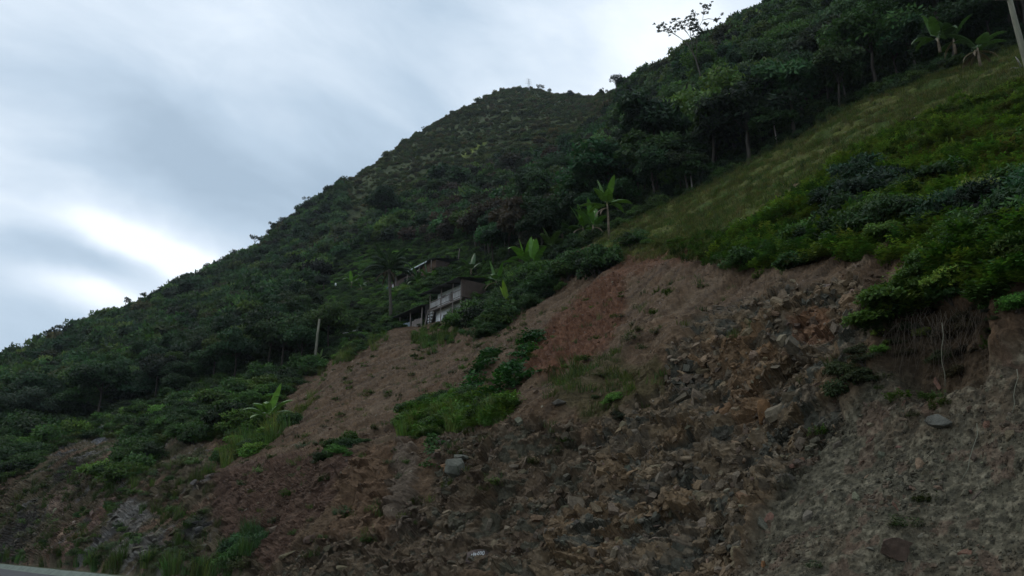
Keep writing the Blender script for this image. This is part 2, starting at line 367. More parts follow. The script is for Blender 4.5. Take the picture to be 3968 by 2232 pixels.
class MB:
    """collects boxes, tubes and free faces into one mesh"""
    def __init__(s): s.v = []; s.f = []
    def raw(s, v, f):
        b = len(s.v); s.v += [tuple(p) for p in v]; s.f += [tuple(i + b for i in q) for q in f]; return s
    def box(s, a, b, M=None):
        (x0, y0, z0), (x1, y1, z1) = a, b
        v = [Vector(p) for p in ((x0, y0, z0), (x1, y0, z0), (x1, y1, z0), (x0, y1, z0), (x0, y0, z1), (x1, y0, z1), (x1, y1, z1), (x0, y1, z1))]
        if M is not None: v = [M @ p for p in v]
        return s.raw(v, [(0, 3, 2, 1), (4, 5, 6, 7), (0, 1, 5, 4), (1, 2, 6, 5), (2, 3, 7, 6), (3, 0, 4, 7)])
    def tube(s, pts, rad, n=7, cap=True):
        pts = [Vector(p) for p in pts]; v = []; f = []
        rad = rad if isinstance(rad, (list, tuple)) else [rad] * len(pts)
        for i, p in enumerate(pts):
            t = (pts[min(i + 1, len(pts) - 1)] - pts[max(i - 1, 0)]).normalized()
            a = t.cross(Vector((0.13, 0.97, 0.2)))
            if a.length < 0.1: a = t.cross(Vector((1, 0, 0)))
            a.normalize(); b = t.cross(a)
            for k in range(n):
                q = 2 * math.pi * k / n; v.append(p + rad[i] * (math.cos(q) * a + math.sin(q) * b))
        for i in range(len(pts) - 1):
            for k in range(n):
                f.append((i * n + k, i * n + (k + 1) % n, (i + 1) * n + (k + 1) % n, (i + 1) * n + k))
        if cap: f.append(tuple(range(n))[::-1]); f.append(tuple((len(pts) - 1) * n + k for k in range(n)))
        return s.raw(v, f)
    def mesh(s, name, mat, smooth=False):
        me = bpy.data.meshes.new(name); me.from_pydata(s.v, [], s.f); me.materials.append(mat)
        if smooth: me.polygons.foreach_set('use_smooth', np.ones(len(me.polygons), bool))
        me.update(); return me
    def build(s, name, mat, parent=None, smooth=False): return link(name, s.mesh(name, mat, smooth), parent)

def material(name, rough=0.8, spec=0.3):
    m = bpy.data.materials.new(name); m.use_nodes = True
    b = m.node_tree.nodes['Principled BSDF']; b.inputs['Roughness'].default_value = rough; b.inputs['Specular IOR Level'].default_value = spec
    return m, m.node_tree, b
def nd(t, typ, **k):
    n = t.nodes.new(typ)
    for a, b in k.items(): setattr(n, a, b)
    return n
def noise_tex(t, scale, detail=4, rough=0.6, coord='Object'):
    c = nd(t, 'ShaderNodeTexCoord'); n = nd(t, 'ShaderNodeTexNoise'); n.inputs['Scale'].default_value = scale; n.inputs['Detail'].default_value = detail; n.inputs['Roughness'].default_value = rough
    t.links.new(c.outputs[coord], n.inputs['Vector']); return n
def mul_by_noise(t, csock, noises):
    """colour socket times a product of noises mapped to ranges"""
    for n, lo, hi in noises:
        mr = nd(t, 'ShaderNodeMapRange'); mr.inputs['From Min'].default_value = 0.3; mr.inputs['From Max'].default_value = 0.7; mr.inputs['To Min'].default_value = lo; mr.inputs['To Max'].default_value = hi
        t.links.new(n.outputs[0], mr.inputs['Value'])
        vm = nd(t, 'ShaderNodeVectorMath', operation='SCALE'); t.links.new(csock, vm.inputs[0]); t.links.new(mr.outputs[0], vm.inputs['Scale']); csock = vm.outputs[0]
    return csock
def plain(name, rgb, rough=0.8, spec=0.3, var=(0.7, 1.3), scale=6.0, bump=0.0, stretch=None):
    m, t, b = material(name, rough, spec)
    c = nd(t, 'ShaderNodeRGB'); c.outputs[0].default_value = (*rgb, 1)
    n = noise_tex(t, scale); n2 = noise_tex(t, scale * 7)
    if stretch:
        mp = nd(t, 'ShaderNodeMapping'); mp.inputs['Scale'].default_value = stretch
        src = n.inputs['Vector'].links[0].from_socket; t.links.new(src, mp.inputs[0])
        t.links.new(mp.outputs[0], n.inputs['Vector']); t.links.new(mp.outputs[0], n2.inputs['Vector'])
    s = mul_by_noise(t, c.outputs[0], [(n, var[0], var[1]), (n2, 0.85, 1.15)])
    t.links.new(s, b.inputs['Base Color'])
    if bump:
        bp = nd(t, 'ShaderNodeBump'); bp.inputs['Strength'].default_value = bump; bp.inputs['Distance'].default_value = 0.02
        t.links.new(n2.outputs[0], bp.inputs['Height']); t.links.new(bp.outputs[0], b.inputs['Normal'])
    return m
def ground_material(name, scales, bump):
    m, t, b = material(name, 0.95, 0.12)
    a = nd(t, 'ShaderNodeAttribute', attribute_name='tone')
    n1, n2, n3 = noise_tex(t, scales[0], 5, 0.65), noise_tex(t, scales[1], 5, 0.7), noise_tex(t, scales[2], 3, 0.6)
    s = mul_by_noise(t, a.outputs['Color'], [(n1, 0.8, 1.2), (n2, 0.7, 1.3), (n3, 0.75, 1.25)])
    t.links.new(s, b.inputs['Base Color'])
    bp = nd(t, 'ShaderNodeBump'); bp.inputs['Strength'].default_value = bump; bp.inputs['Distance'].default_value = 0.06
    ad = nd(t, 'ShaderNodeMath', operation='ADD'); t.links.new(n2.outputs[0], ad.inputs[0]); t.links.new(n3.outputs[0], ad.inputs[1])
    t.links.new(ad.outputs[0], bp.inputs['Height']); t.links.new(bp.outputs[0], b.inputs['Normal'])
    return m
def leaf_material(name, source, rgb=(0.05, 0.09, 0.025), rough=0.65, trans=0.28, spec=0.16):
    """source: 'object' reads the object's colour, 'instancer' the scattered point's tint, 'fixed' uses rgb"""
    m, t, b = material(name, rough, spec)
    if source == 'object': c = nd(t, 'ShaderNodeObjectInfo').outputs['Color']
    elif source == 'instancer': c = nd(t, 'ShaderNodeAttribute', attribute_type='INSTANCER', attribute_name='tint').outputs['Color']
    else:
        r_ = nd(t, 'ShaderNodeRGB'); r_.outputs[0].default_value = (*rgb, 1); c = r_.outputs[0]
    a = nd(t, 'ShaderNodeAttribute', attribute_name='tone')
    vm = nd(t, 'ShaderNodeVectorMath', operation='MULTIPLY'); t.links.new(c, vm.inputs[0]); t.links.new(a.outputs['Color'], vm.inputs[1])
    t.links.new(vm.outputs[0], b.inputs['Base Color'])
    if trans:
        tr = nd(t, 'ShaderNodeBsdfTranslucent'); mx = nd(t, 'ShaderNodeMixShader'); mx.inputs[0].default_value = trans
        v2 = nd(t, 'ShaderNodeVectorMath', operation='MULTIPLY'); v2.inputs[1].default_value = (1.05, 1.15, 0.7); t.links.new(vm.outputs[0], v2.inputs[0]); t.links.new(v2.outputs[0], tr.inputs['Color'])
        t.links.new(b.outputs[0], mx.inputs[1]); t.links.new(tr.outputs[0], mx.inputs[2]); t.links.new(mx.outputs[0], t.nodes['Material Output'].inputs['Surface'])
    return m
def rock_material(name, source):
    m, t, b = material(name, 0.9, 0.2)
    if source == 'object': c = nd(t, 'ShaderNodeObjectInfo').outputs['Color']
    else: c = nd(t, 'ShaderNodeAttribute', attribute_type='INSTANCER', attribute_name='tint').outputs['Color']
    n1, n2 = noise_tex(t, 2.0, 5, 0.65), noise_tex(t, 9.0, 4, 0.6)
    s = mul_by_noise(t, c, [(n1, 0.72, 1.28), (n2, 0.8, 1.2)])
    t.links.new(s, b.inputs['Base Color'])
    bp = nd(t, 'ShaderNodeBump'); bp.inputs['Strength'].default_value = 0.6; bp.inputs['Distance'].default_value = 0.08
    t.links.new(n2.outputs[0], bp.inputs['Height']); t.links.new(bp.outputs[0], b.inputs['Normal'])
    return m
M = dict(
 ground=ground_material('bare_earth', (0.6, 3.0, 11.0), 0.55),
 hill=ground_material('forest_floor', (0.05, 0.3, 1.2), 0.4),
 leafI=leaf_material('leaf_scattered', 'instancer'), leafO=leaf_material('leaf', 'object'),
 grassI=leaf_material('grass_blade_scattered', 'instancer', rough=0.6, trans=0.3), 
 bananaO=leaf_material('broad_leaf', 'object', rough=0.42, trans=0.25, spec=0.35),
 rockI=rock_material('rock_chip', 'instancer'), rockO=rock_material('rock_face', 'object'),
 bark=plain('bark', (0.05, 0.042, 0.034), 0.9, 0.15, (0.6, 1.4), 3.0, 0.5, (1, 1, 0.3)),
 palebark=plain('pale_bark', (0.24, 0.22, 0.19), 0.9, 0.15, (0.6, 1.35), 2.0, 0.3, (1, 1, 0.3)),
 palmbark=plain('palm_bark', (0.085, 0.075, 0.06), 0.9, 0.15, (0.6, 1.4), 4.0, 0.5),
 pole=plain('weathered_pole_wood', (0.17, 0.165, 0.12), 0.85, 0.2, (0.7, 1.25), 3.0, 0.3, (1, 1, 0.2)),
 plaster=plain('white_plaster', (0.80, 0.81, 0.80), 0.85, 0.25, (0.75, 1.1), 1.5),
 brownwall=plain('rough_brown_wall', (0.085, 0.062, 0.05), 0.9, 0.15, (0.75, 1.2), 2.0, 0.3),
 ochre=plain('ochre_wall', (0.13, 0.082, 0.055), 0.9, 0.15, (0.7, 1.2), 2.0),
 roofmetal=plain('weathered_roof_sheet', (0.055, 0.052, 0.05), 0.6, 0.4, (0.6, 1.3), 1.5),
 palemetal=plain('pale_roof_edge', (0.42, 0.46, 0.46), 0.5, 0.4, (0.8, 1.1), 2.0),
 wood=plain('grey_wood', (0.20, 0.17, 0.15), 0.85, 0.2, (0.7, 1.2), 5.0, 0.2, (1, 1, 0.3)),
 darkwood=plain('dark_wood', (0.05, 0.042, 0.038), 0.85, 0.2, (0.7, 1.3), 5.0),
 dark=plain('shaded_inside_paint', (0.012, 0.012, 0.013), 0.9, 0.1),  # near-black paint for the shade inside doorways and windows
 white=plain('white_paint', (0.78, 0.80, 0.78), 0.7, 0.3, (0.92, 1.05), 8.0),
 pipe=plain('white_pipe', (0.62, 0.64, 0.58), 0.5, 0.4, (0.85, 1.1), 4.0),
 steel=plain('galvanised_steel', (0.55, 0.57, 0.60), 0.5, 0.4, (0.9, 1.1), 0.4),
 concrete=plain('mossy_concrete', (0.13, 0.155, 0.125), 0.9, 0.2, (0.65, 1.25), 1.2, 0.3),
 asphalt=plain('asphalt', (0.055, 0.055, 0.056), 0.9, 0.3, (0.8, 1.2), 1.0, 0.3),
 soil=plain('verge_soil', (0.07, 0.075, 0.04), 0.95, 0.1, (0.6, 1.4), 0.8, 0.4),
 cloth=plain('red_cloth', (0.20, 0.05, 0.05), 0.9, 0.1), clothw=plain('pale_cloth', (0.5, 0.48, 0.47), 0.9, 0.1), clothb=plain('teal_cloth', (0.08, 0.16, 0.17), 0.9, 0.1),
 drystraw=plain('dry_leaf', (0.20, 0.155, 0.11), 0.9, 0.1, (0.6, 1.3), 3.0),
 bluesheet=plain('blue_grey_sheet', (0.16, 0.20, 0.22), 0.7, 0.3, (0.8, 1.2), 2.0),
)

# ------------------------------------------------------------------ setting: slope, hillside, road, ground
me = npmesh('cut_slope', GC.reshape(-1, 3), gridfaces(*X.shape), M['ground'], alb.reshape(-1, 3), smooth=False)
cut_slope = link('cut_slope', me); cut_slope['kind'] = 'structure'; cut_slope['label'] = 'bare brown road cut of earth and broken rock'

azh = np.radians(np.arange(-43, 53, 0.2))
th = np.concatenate([np.linspace(1.93, 3, 60, endpoint=False), np.linspace(3, 5, 170, endpoint=False), np.linspace(5, 6, 20)])
rh, zh = height_rows(azh, th)
HX = rh * np.sin(azh)[None]; HY = rh * np.cos(azh)[None]; HZ = zh + relief(HX, HY, rh) - 0.55 * (1 - sstep(1.97, 2.12, th))[:, None]
GH = np.stack([HX, HY, HZ], -1); NH = grid_normals(HX, HY, HZ)
hpx, hpy = proj(GH)
hn = fbm(HX / 15, HY / 15, 4, 301)
halb = lay(np.zeros(HX.shape + (3,)) + np.array(C(50, 58, 34)), sstep(-0.2, 0.5, hn), C(62, 70, 40))
farhill = sstep(330, 430, rh) * sstep(1250, 1500, hpx) * (1 - sstep(1, 2, np.abs(hn) * 0))
halb = lay(halb, farhill * 0.9, C(60, 68, 42)); halb = lay(halb, farhill * sstep(0.15, 0.5, fbm(HX / 40, HY / 40, 3, 305)) * 0.7, C(70, 72, 48))
stripe = blur(inside(hpx, hpy, [(1770, 610), (1880, 540), (1890, 552), (1780, 625), (1740, 640)]).astype(float), 1); halb = lay(halb, stripe * 0.9, C(100, 110, 50))
me = npmesh('hillside', GH.reshape(-1, 3), gridfaces(*HX.shape), M['hill'], halb.reshape(-1, 3), smooth=True)
hillside = link('hillside', me); hillside['kind'] = 'structure'; hillside['label'] = 'steep green mountainside rising behind the road cut'

def strip(name, d0, d1, z, mat, s0=-60, s1=260):
    pts = [TV * s + NV * d for s, d in ((s0, d0), (s1, d0), (s1, d1), (s0, d1))]
    me = npmesh(name, [(p[0], p[1], z) for p in pts], [[3, 2, 1, 0]], mat); o = link(name, me); o['kind'] = 'structure'; return o
g = npmesh('ground', [(-3000, -3000, -0.7), (3000, -3000, -0.7), (3000, 3000, -0.7), (-3000, 3000, -0.7)], [[0, 1, 2, 3]], M['soil'])
o = link('ground', g); o['kind'] = 'structure'; o['label'] = 'dark earth ground'
strip('verge', 12.2, 16.5, 0.03, M['soil'])['label'] = 'weedy earth verge at the foot of the road cut'
strip('road', -4.5, 10.4, 0.0, M['asphalt'])['label'] = 'grey asphalt mountain road'
# ground lookup along the ray of a photo pixel
rs_all = np.concatenate([np.linspace(0, 2, 90, endpoint=False), np.linspace(2, 5, 160)])
def G(px, py):
    a, t = ray(px, py); a = np.array([float(a)])
    r, z = height_rows(a, rs_all); r = r[:, 0]; z = z[:, 0]
    z = z + relief(r * math.sin(a[0]), r * math.cos(a[0]), r)
    te = np.maximum.accumulate((z - CAMZ) / r)
    k = int(np.searchsorted(te, float(t))); k = min(max(k, 1), len(r) - 1)
    f = (float(t) - te[k - 1]) / max(te[k] - te[k - 1], 1e-9); f = min(max(f, 0), 1)
    rr = r[k - 1] + f * (r[k] - r[k - 1]); zz = z[k - 1] + f * (z[k] - z[k - 1])
    return Vector((rr * math.sin(a[0]), rr * math.cos(a[0]), zz))
def nearest_cut(p):
    """snap to the displaced surface of the cut"""
    d = (GC[..., 0] - p[0]) ** 2 + (GC[..., 1] - p[1]) ** 2
    i = np.unravel_index(np.argmin(d), d.shape); return Vector(GC[i]), Vector(NC[i])
def GS(px, py):
    p = G(px, py); q, n = nearest_cut(p)
    return Vector((p.x, p.y, q.z)) if (q - p).length < 1.5 else p
def mpp(p): return math.hypot(p.x, p.y) / F          # metres per photo pixel, about

# ------------------------------------------------------------------ scattering
def cells(grid, nrm):
    a = grid[1:, :-1] - grid[:-1, :-1]; b = grid[:-1, 1:] - grid[:-1, :-1]
    ar = np.linalg.norm(np.cross(a, b), axis=-1); ctr = (grid[1:, 1:] + grid[:-1, :-1]) / 2
    return ctr.reshape(-1, 3), ar.ravel(), nrm[:-1, :-1].reshape(-1, 3)
CC = cells(GC, NC); CH = cells(GH, NH)
cpx, cpy = proj(CC[0]); hcx, hcy = proj(CH[0]); hcr = np.hypot(CH[0][:, 0], CH[0][:, 1])
hvis = (hcx > -350) & (hcx < 4320) & (hcy > -420)
th_c = np.repeat(th[:-1], len(azh) - 1)
def pick(surface, mask, density, minc=0):
    ctr, ar, nr = surface
    wgt = ar * mask * density if np.ndim(density) else ar * mask * density
    n = int(wgt.sum()); n = max(n, minc)
    if n == 0: return np.zeros((0, 3)), np.zeros((0, 3))
    i = rng.choice(len(ar), n, p=wgt / wgt.sum()); pick.last = i
    s = np.sqrt(ar[i])[:, None]
    return ctr[i] + (rng.random((n, 3)) - 0.5) * s * np.array([1, 1, 0.0]), nr[i]
def poisson(pts, rad):
    """drop points closer than rad to one kept before"""
    cell = {}; keep = []
    rad = np.broadcast_to(rad, (len(pts),))
    mx = float(rad.max()) if len(rad) else 1
    for i, p in enumerate(pts):
        k = (int(p[0] // mx), int(p[1] // mx)); ok = True
        for a in (-1, 0, 1):
            for b in (-1, 0, 1):
                for j in cell.get((k[0] + a, k[1] + b), ()):
                    if (pts[j][0] - p[0]) ** 2 + (pts[j][1] - p[1]) ** 2 < rad[i] ** 2: ok = False; break
                if not ok: break
            if not ok: break
        if ok: keep.append(i); cell.setdefault(k, []).append(i)
    return np.array(keep, int)
def inst_nodes(coll):
    ng = bpy.data.node_groups.new('scatter', 'GeometryNodeTree')
    ng.interface.new_socket('Geometry', in_out='INPUT', socket_type='NodeSocketGeometry'); ng.interface.new_socket('Geometry', in_out='OUTPUT', socket_type='NodeSocketGeometry')
    a = lambda t: ng.nodes.new(t)
    gi, go = a('NodeGroupInput'), a('NodeGroupOutput'); ip = a('GeometryNodeInstanceOnPoints'); ci = a('GeometryNodeCollectionInfo')
    ci.inputs['Collection'].default_value = coll; ci.inputs['Separate Children'].default_value = True; ci.inputs['Reset Children'].default_value = True
    def attr(nm, ty):
        n = a('GeometryNodeInputNamedAttribute'); n.data_type = ty; n.inputs['Name'].default_value = nm; return n.outputs['Attribute']
    ip.inputs['Pick Instance'].default_value = True
    ng.links.new(gi.outputs[0], ip.inputs['Points']); ng.links.new(ci.outputs[0], ip.inputs['Instance']); ng.links.new(attr('which', 'INT'), ip.inputs['Instance Index'])
    e2r = a('FunctionNodeEulerToRotation'); ng.links.new(attr('turn', 'FLOAT_VECTOR'), e2r.inputs[0]); ng.links.new(e2r.outputs[0], ip.inputs['Rotation'])
    ng.links.new(attr('size', 'FLOAT_VECTOR'), ip.inputs['Scale']); ng.links.new(ip.outputs[0], go.inputs[0])
    return ng
def scatter(name, protos, pts, turn, size, tint, label, cat=None):
    n = len(pts)
    if n == 0: return
    me = bpy.data.meshes.new(name); me.vertices.add(n); me.vertices.foreach_set('co', np.asarray(pts, np.float32).ravel())
    w_ = me.attributes.new('which', 'INT', 'POINT'); w_.data.foreach_set('value', rng.integers(0, len(protos), n).astype(np.int32))
    t_ = me.attributes.new('turn', 'FLOAT_VECTOR', 'POINT'); t_.data.foreach_set('vector', np.asarray(turn, np.float32).ravel())
    s_ = me.attributes.new('size', 'FLOAT_VECTOR', 'POINT'); s_.data.foreach_set('vector', np.asarray(size, np.float32).ravel())
    c_ = me.attributes.new('tint', 'FLOAT_COLOR', 'POINT'); c4 = np.ones((n, 4), np.float32); c4[:, :3] = tint; c_.data.foreach_set('color', c4.ravel())
    o = link(name, me); o['kind'] = 'stuff'; o['label'] = label; o['category'] = cat or name.replace('_', ' ')
    cl = bpy.data.collections.new(name + '_kinds')
    for i, m in enumerate(protos): cl.objects.link(bpy.data.objects.new('%s_kind_%02d' % (name, i), m))
    md = o.modifiers.new('scatter', 'NODES'); md.node_group = inst_nodes(cl)
    return o
def yaw(n, tilt=0.12): return np.stack([rng.normal(0, tilt, n), rng.normal(0, tilt, n), rng.random(n) * 6.283], -1)
def tints(n, cols, jit=0.18, w_=None):
    c = np.array([C(*x) for x in cols]); k = rng.choice(len(c), n, p=w_)
    return np.clip(c[k] * (1 + rng.normal(0, jit, (n, 1))) * (1 + rng.normal(0, 0.06, (n, 3))), 0.004, 0.6)

# ------------------------------------------------------------------ plant shapes
def unit(v): return v / (np.linalg.norm(v, axis=-1, keepdims=True) + 1e-9)
def leaves(base, axis, nrm, length, width, tone, fold=0.12):
    """one folded lozenge per leaf -> verts, quads(2 per leaf as tris pairs), tone"""
    side = unit(np.cross(axis, nrm)); nrm = unit(np.cross(side, axis)); n = len(base)
    L_ = np.asarray(length)[:, None]; W_ = np.asarray(width)[:, None]
    mid = base + axis * L_ * 0.45
    v = np.stack([base, mid + side * W_ * 0.5 - nrm * W_ * fold, base + axis * L_ - nrm * L_ * 0.08, mid - side * W_ * 0.5 - nrm * W_ * fold], 1)
    f = (np.arange(n) * 4)[:, None] + np.array([0, 1, 2, 3])
    return v.reshape(-1, 3), f, np.repeat(tone, 4, axis=0)
def rdir(n):
    v = rng.normal(size=(n, 3)); return unit(v)
def tone_of(n, lo=0.6, hi=1.4):
    s = rng.uniform(lo, hi, (n, 1)); h = rng.normal(0, 0.10, (n, 1))
    return np.clip(np.concatenate([s * (1 + h), s, s * (1 - h * 0.5)], 1), 0.1, 2.2)
def crown_data(nclump, per, Rx, Rz, z0, leaf, clump=(0.28, 0.45), lop=0.0, droop=0.3, hang=0.0, width=0.5):
    c = rdir(nclump) * (rng.random((nclump, 1)) ** 0.45); c[:, 2] = np.abs(c[:, 2]) * 0.95 - 0.12
    c = c * np.array([Rx * 0.72, Rx * 0.72, Rz * 0.8]); c[:, 0] += lop * c[:, 2]
    cr = rng.uniform(clump[0], clump[1], nclump) * Rx
    k = np.repeat(np.arange(nclump), per); n = len(k)
    d = rdir(n); d[:, 2] = np.where(d[:, 2] < -0.15, -d[:, 2] * 0.6, d[:, 2]); d = unit(d)
    p = c[k] + d * (cr[k] * rng.uniform(0.6, 1.08, n))[:, None] * np.array([1, 1, 0.72]); p[:, 2] += z0
    ax = unit(np.cross(d, rdir(n)) + 0.5 * d + np.array([0, 0, -droop])); nr = unit(d + 0.55 * rdir(n) + np.array([0, 0, 0.5]))
    ln = leaf * rng.uniform(0.6, 1.4, n)
    ct = rng.uniform(0.75, 1.25, (nclump, 1))[k]
    return leaves(p, ax, nr, ln, ln * width, tone_of(n, 0.65, 1.35) * ct), c + np.array([0, 0, z0]), cr
def crown_mesh(name, mat, *a, **k):
    (v, f, t), c, cr = crown_data(*a, **k); return npmesh(name, v, f, mat, t), c
def trunk_mesh(name, mat, h, r, tips, bend=0.3, nlimb=6):
    m = MB(); b = [(0, 0, -0.5)]
    top = Vector((random.uniform(-bend, bend), random.uniform(-bend, bend), h)); pts = [Vector((0, 0, -0.6))]
    for i in range(1, 5): pts.append(Vector((top.x * (i / 4) ** 1.5 + random.uniform(-.06, .06), top.y * (i / 4) ** 1.5 + random.uniform(-.06, .06), h * i / 4)))
    m.tube(pts, [r * (1.2 - 0.7 * i / 4) for i in range(5)], 7)
    ids = sorted(range(len(tips)), key=lambda i: -tips[i][2])[:nlimb] if len(tips) > nlimb else range(len(tips))
    for i in ids:
        q = Vector(tips[i]); s = pts[3] if random.random() < 0.5 else pts[4]; md = s.lerp(q, 0.5) + Vector((random.uniform(-.2, .2), random.uniform(-.2, .2), 0.25))
        m.tube([s, md, q], [r * 0.45, r * 0.28, r * 0.12], 5)
    return m.mesh(name, mat, True)
TREE_O = []; TREE_T = []; TREE_I = []; FAR_I = []
KIND = []
for s in range(6):
    kw = dict(nclump=random.randint(12, 20), per=340, Rx=2.7 + 0.5 * random.random(), Rz=2.6 + 0.9 * random.random(), z0=3.2 + random.random(), leaf=0.34, lop=random.uniform(-.25, .25))
    (v, f, t), c, cr = crown_data(**kw)
    TREE_O.append(npmesh('crown', v, f, M['leafO'], t)); TREE_I.append(npmesh('crown_scattered', v, f, M['leafI'], t))
    TREE_T.append(trunk_mesh('trunk', M['bark'], 3.6, 0.12, c))
for s in range(5):
    (v, f, t), c, cr = crown_data(nclump=random.randint(9, 15), per=80, Rx=2.7, Rz=2.6 + random.random(), z0=2.2, leaf=0.75, clump=(0.3, 0.5))
    FAR_I.append(npmesh('far_crown', v, f, M['leafI'], t))
SHRUB_O = []; SHRUB_I = []
for s in range(5):
    (v, f, t), c, cr = crown_data(nclump=random.randint(16, 26), per=170, Rx=0.95, Rz=random.uniform(0.8, 1.15), z0=0.25, leaf=(0.10, 0.13, 0.085, 0.15, 0.11)[s], clump=((0.2, 0.42), (0.25, 0.5), (0.16, 0.34), (0.2, 0.4), (0.25, 0.45))[s], droop=(0.35, 0.1, 0.6, 0.5, 0.2)[s], width=(0.48, 0.6, 0.3, 0.28, 0.5)[s])
    st = MB()
    for q in c[::2]: st.tube([(0, 0, -0.2), Vector(q) * 0.5 + Vector((random.uniform(-.1, .1), 0, 0.05)), Vector(q)], [0.022, 0.014, 0.006], 4, False)
    SHRUB_O.append((npmesh('foliage', v, f, M['leafO'], t), st.mesh('stems', M['bark']))); SHRUB_I.append(npmesh('shrub_scattered', v, f, M['leafI'], t))
def herb(nst, leaf, h, spread):
    """low leafy plant: stems with paired leaves"""
    bs, ax, nr, ln = [], [], [], []
    for i in range(nst):
        a = random.random() * 6.283; q = random.random() ** 0.5 * spread; x, y = q * math.cos(a), q * math.sin(a); hh = h * random.uniform(0.5, 1.1)
        lx, ly = random.uniform(-.3, .3), random.uniform(-.3, .3)
        for j in range(5):
            z = hh * (0.35 + 0.65 * j / 4); b = np.array([x + lx * z, y + ly * z, z]); t0 = random.random() * 6.283
            for k in range(3):
                t1 = t0 + k * 2.1; bs.append(b); ax.append([math.cos(t1), math.sin(t1), random.uniform(-.3, .5)]); nr.append([random.uniform(-.3, .3), random.uniform(-.3, .3), 1.0]); ln.append(leaf * random.uniform(.6, 1.3))
    bs, ax, nr, ln = np.array(bs), unit(np.array(ax)), unit(np.array(nr)), np.array(ln)
    return leaves(bs, ax, nr, ln, ln * 0.55, tone_of(len(bs), 0.6, 1.4))
HERB = []
for s in range(4):
    v, f, t = herb(26, 0.12, 0.4, 0.5); HERB.append(npmesh('herb', v, f, M['leafI'], t))
def tuft(nb, h, spread, w_, lean=0.5):
    base = np.zeros((nb, 3)); a = rng.random(nb) * 6.283; q = rng.random(nb) ** 0.6 * spread
    base[:, 0] = np.cos(a) * q; base[:, 1] = np.sin(a) * q; base[:, 2] = -0.04
    le = rng.uniform(0.1, lean, nb); a2 = a + rng.normal(0, 0.8, nb); out_ = np.stack([np.cos(a2), np.sin(a2), np.zeros(nb)], 1)
    H = h * rng.uniform(0.5, 1.15, nb); up = np.array([0, 0, 1.0])
    side = np.stack([-np.sin(a2), np.cos(a2), np.zeros(nb)], 1); vs_, fs = [], []
    prev = None
    lv = [(0, 0, 1.0), (0.55, 0.25, 0.8), (0.9, 0.75, 0.35), (0.95, 1.15, 0.05)]
    vv = np.zeros((nb, 8, 3))
    for i, (z, o_, wd) in enumerate(lv):
        c = base + up * (H * z)[:, None] * (1 - 0.25 * le * (i / 3))[:, None] + out_ * (H * le * o_)[:, None]
        vv[:, 2 * i] = c - side * w_ * wd / 2; vv[:, 2 * i + 1] = c + side * w_ * wd / 2
    f = np.concatenate([(np.arange(nb) * 8)[:, None] + np.array([2 * i, 2 * i + 1, 2 * i + 3, 2 * i + 2]) for i in range(3)])
    return vv.reshape(-1, 3), f, np.repeat(tone_of(nb, 0.6, 1.35), 8, axis=0)
TUFT = []; TALL = []; SHORT = []
for s in range(3):
    v, f, t = tuft(46, 0.55, 0.22, 0.022, 0.8); TUFT.append(npmesh('tuft', v, f, M['grassI'], t))
    v, f, t = tuft(60, 1.25, 0.35, 0.035, 0.55); TALL.append(npmesh('tall_tuft', v, f, M['grassI'], t))
    v, f, t = tuft(40, 0.26, 0.30, 0.020, 0.9); SHORT.append(npmesh('short_tuft', v, f, M['grassI'], t))
VINE = []
for s in range(3):
    n = 70; a = rng.random(n) * 6.283; q = rng.random(n) ** 0.5 * 0.55
    b = np.stack([np.cos(a) * q, np.sin(a) * q, rng.uniform(0.05, 0.32, n) * (1 - q)], 1); a2 = rng.random(n) * 6.283
    ax = unit(np.stack([np.cos(a2), np.sin(a2), rng.uniform(-.5, -.05, n)], 1)); nr = unit(np.stack([rng.normal(0, .35, n), rng.normal(0, .35, n), np.ones(n)], 1)); ln = rng.uniform(0.11, 0.21, n)
    v, f, t = leaves(b, ax, nr, ln, ln * 0.9, tone_of(n, 0.6, 1.4)); VINE.append(npmesh('vine_leaves', v, f, M['leafI'], t))
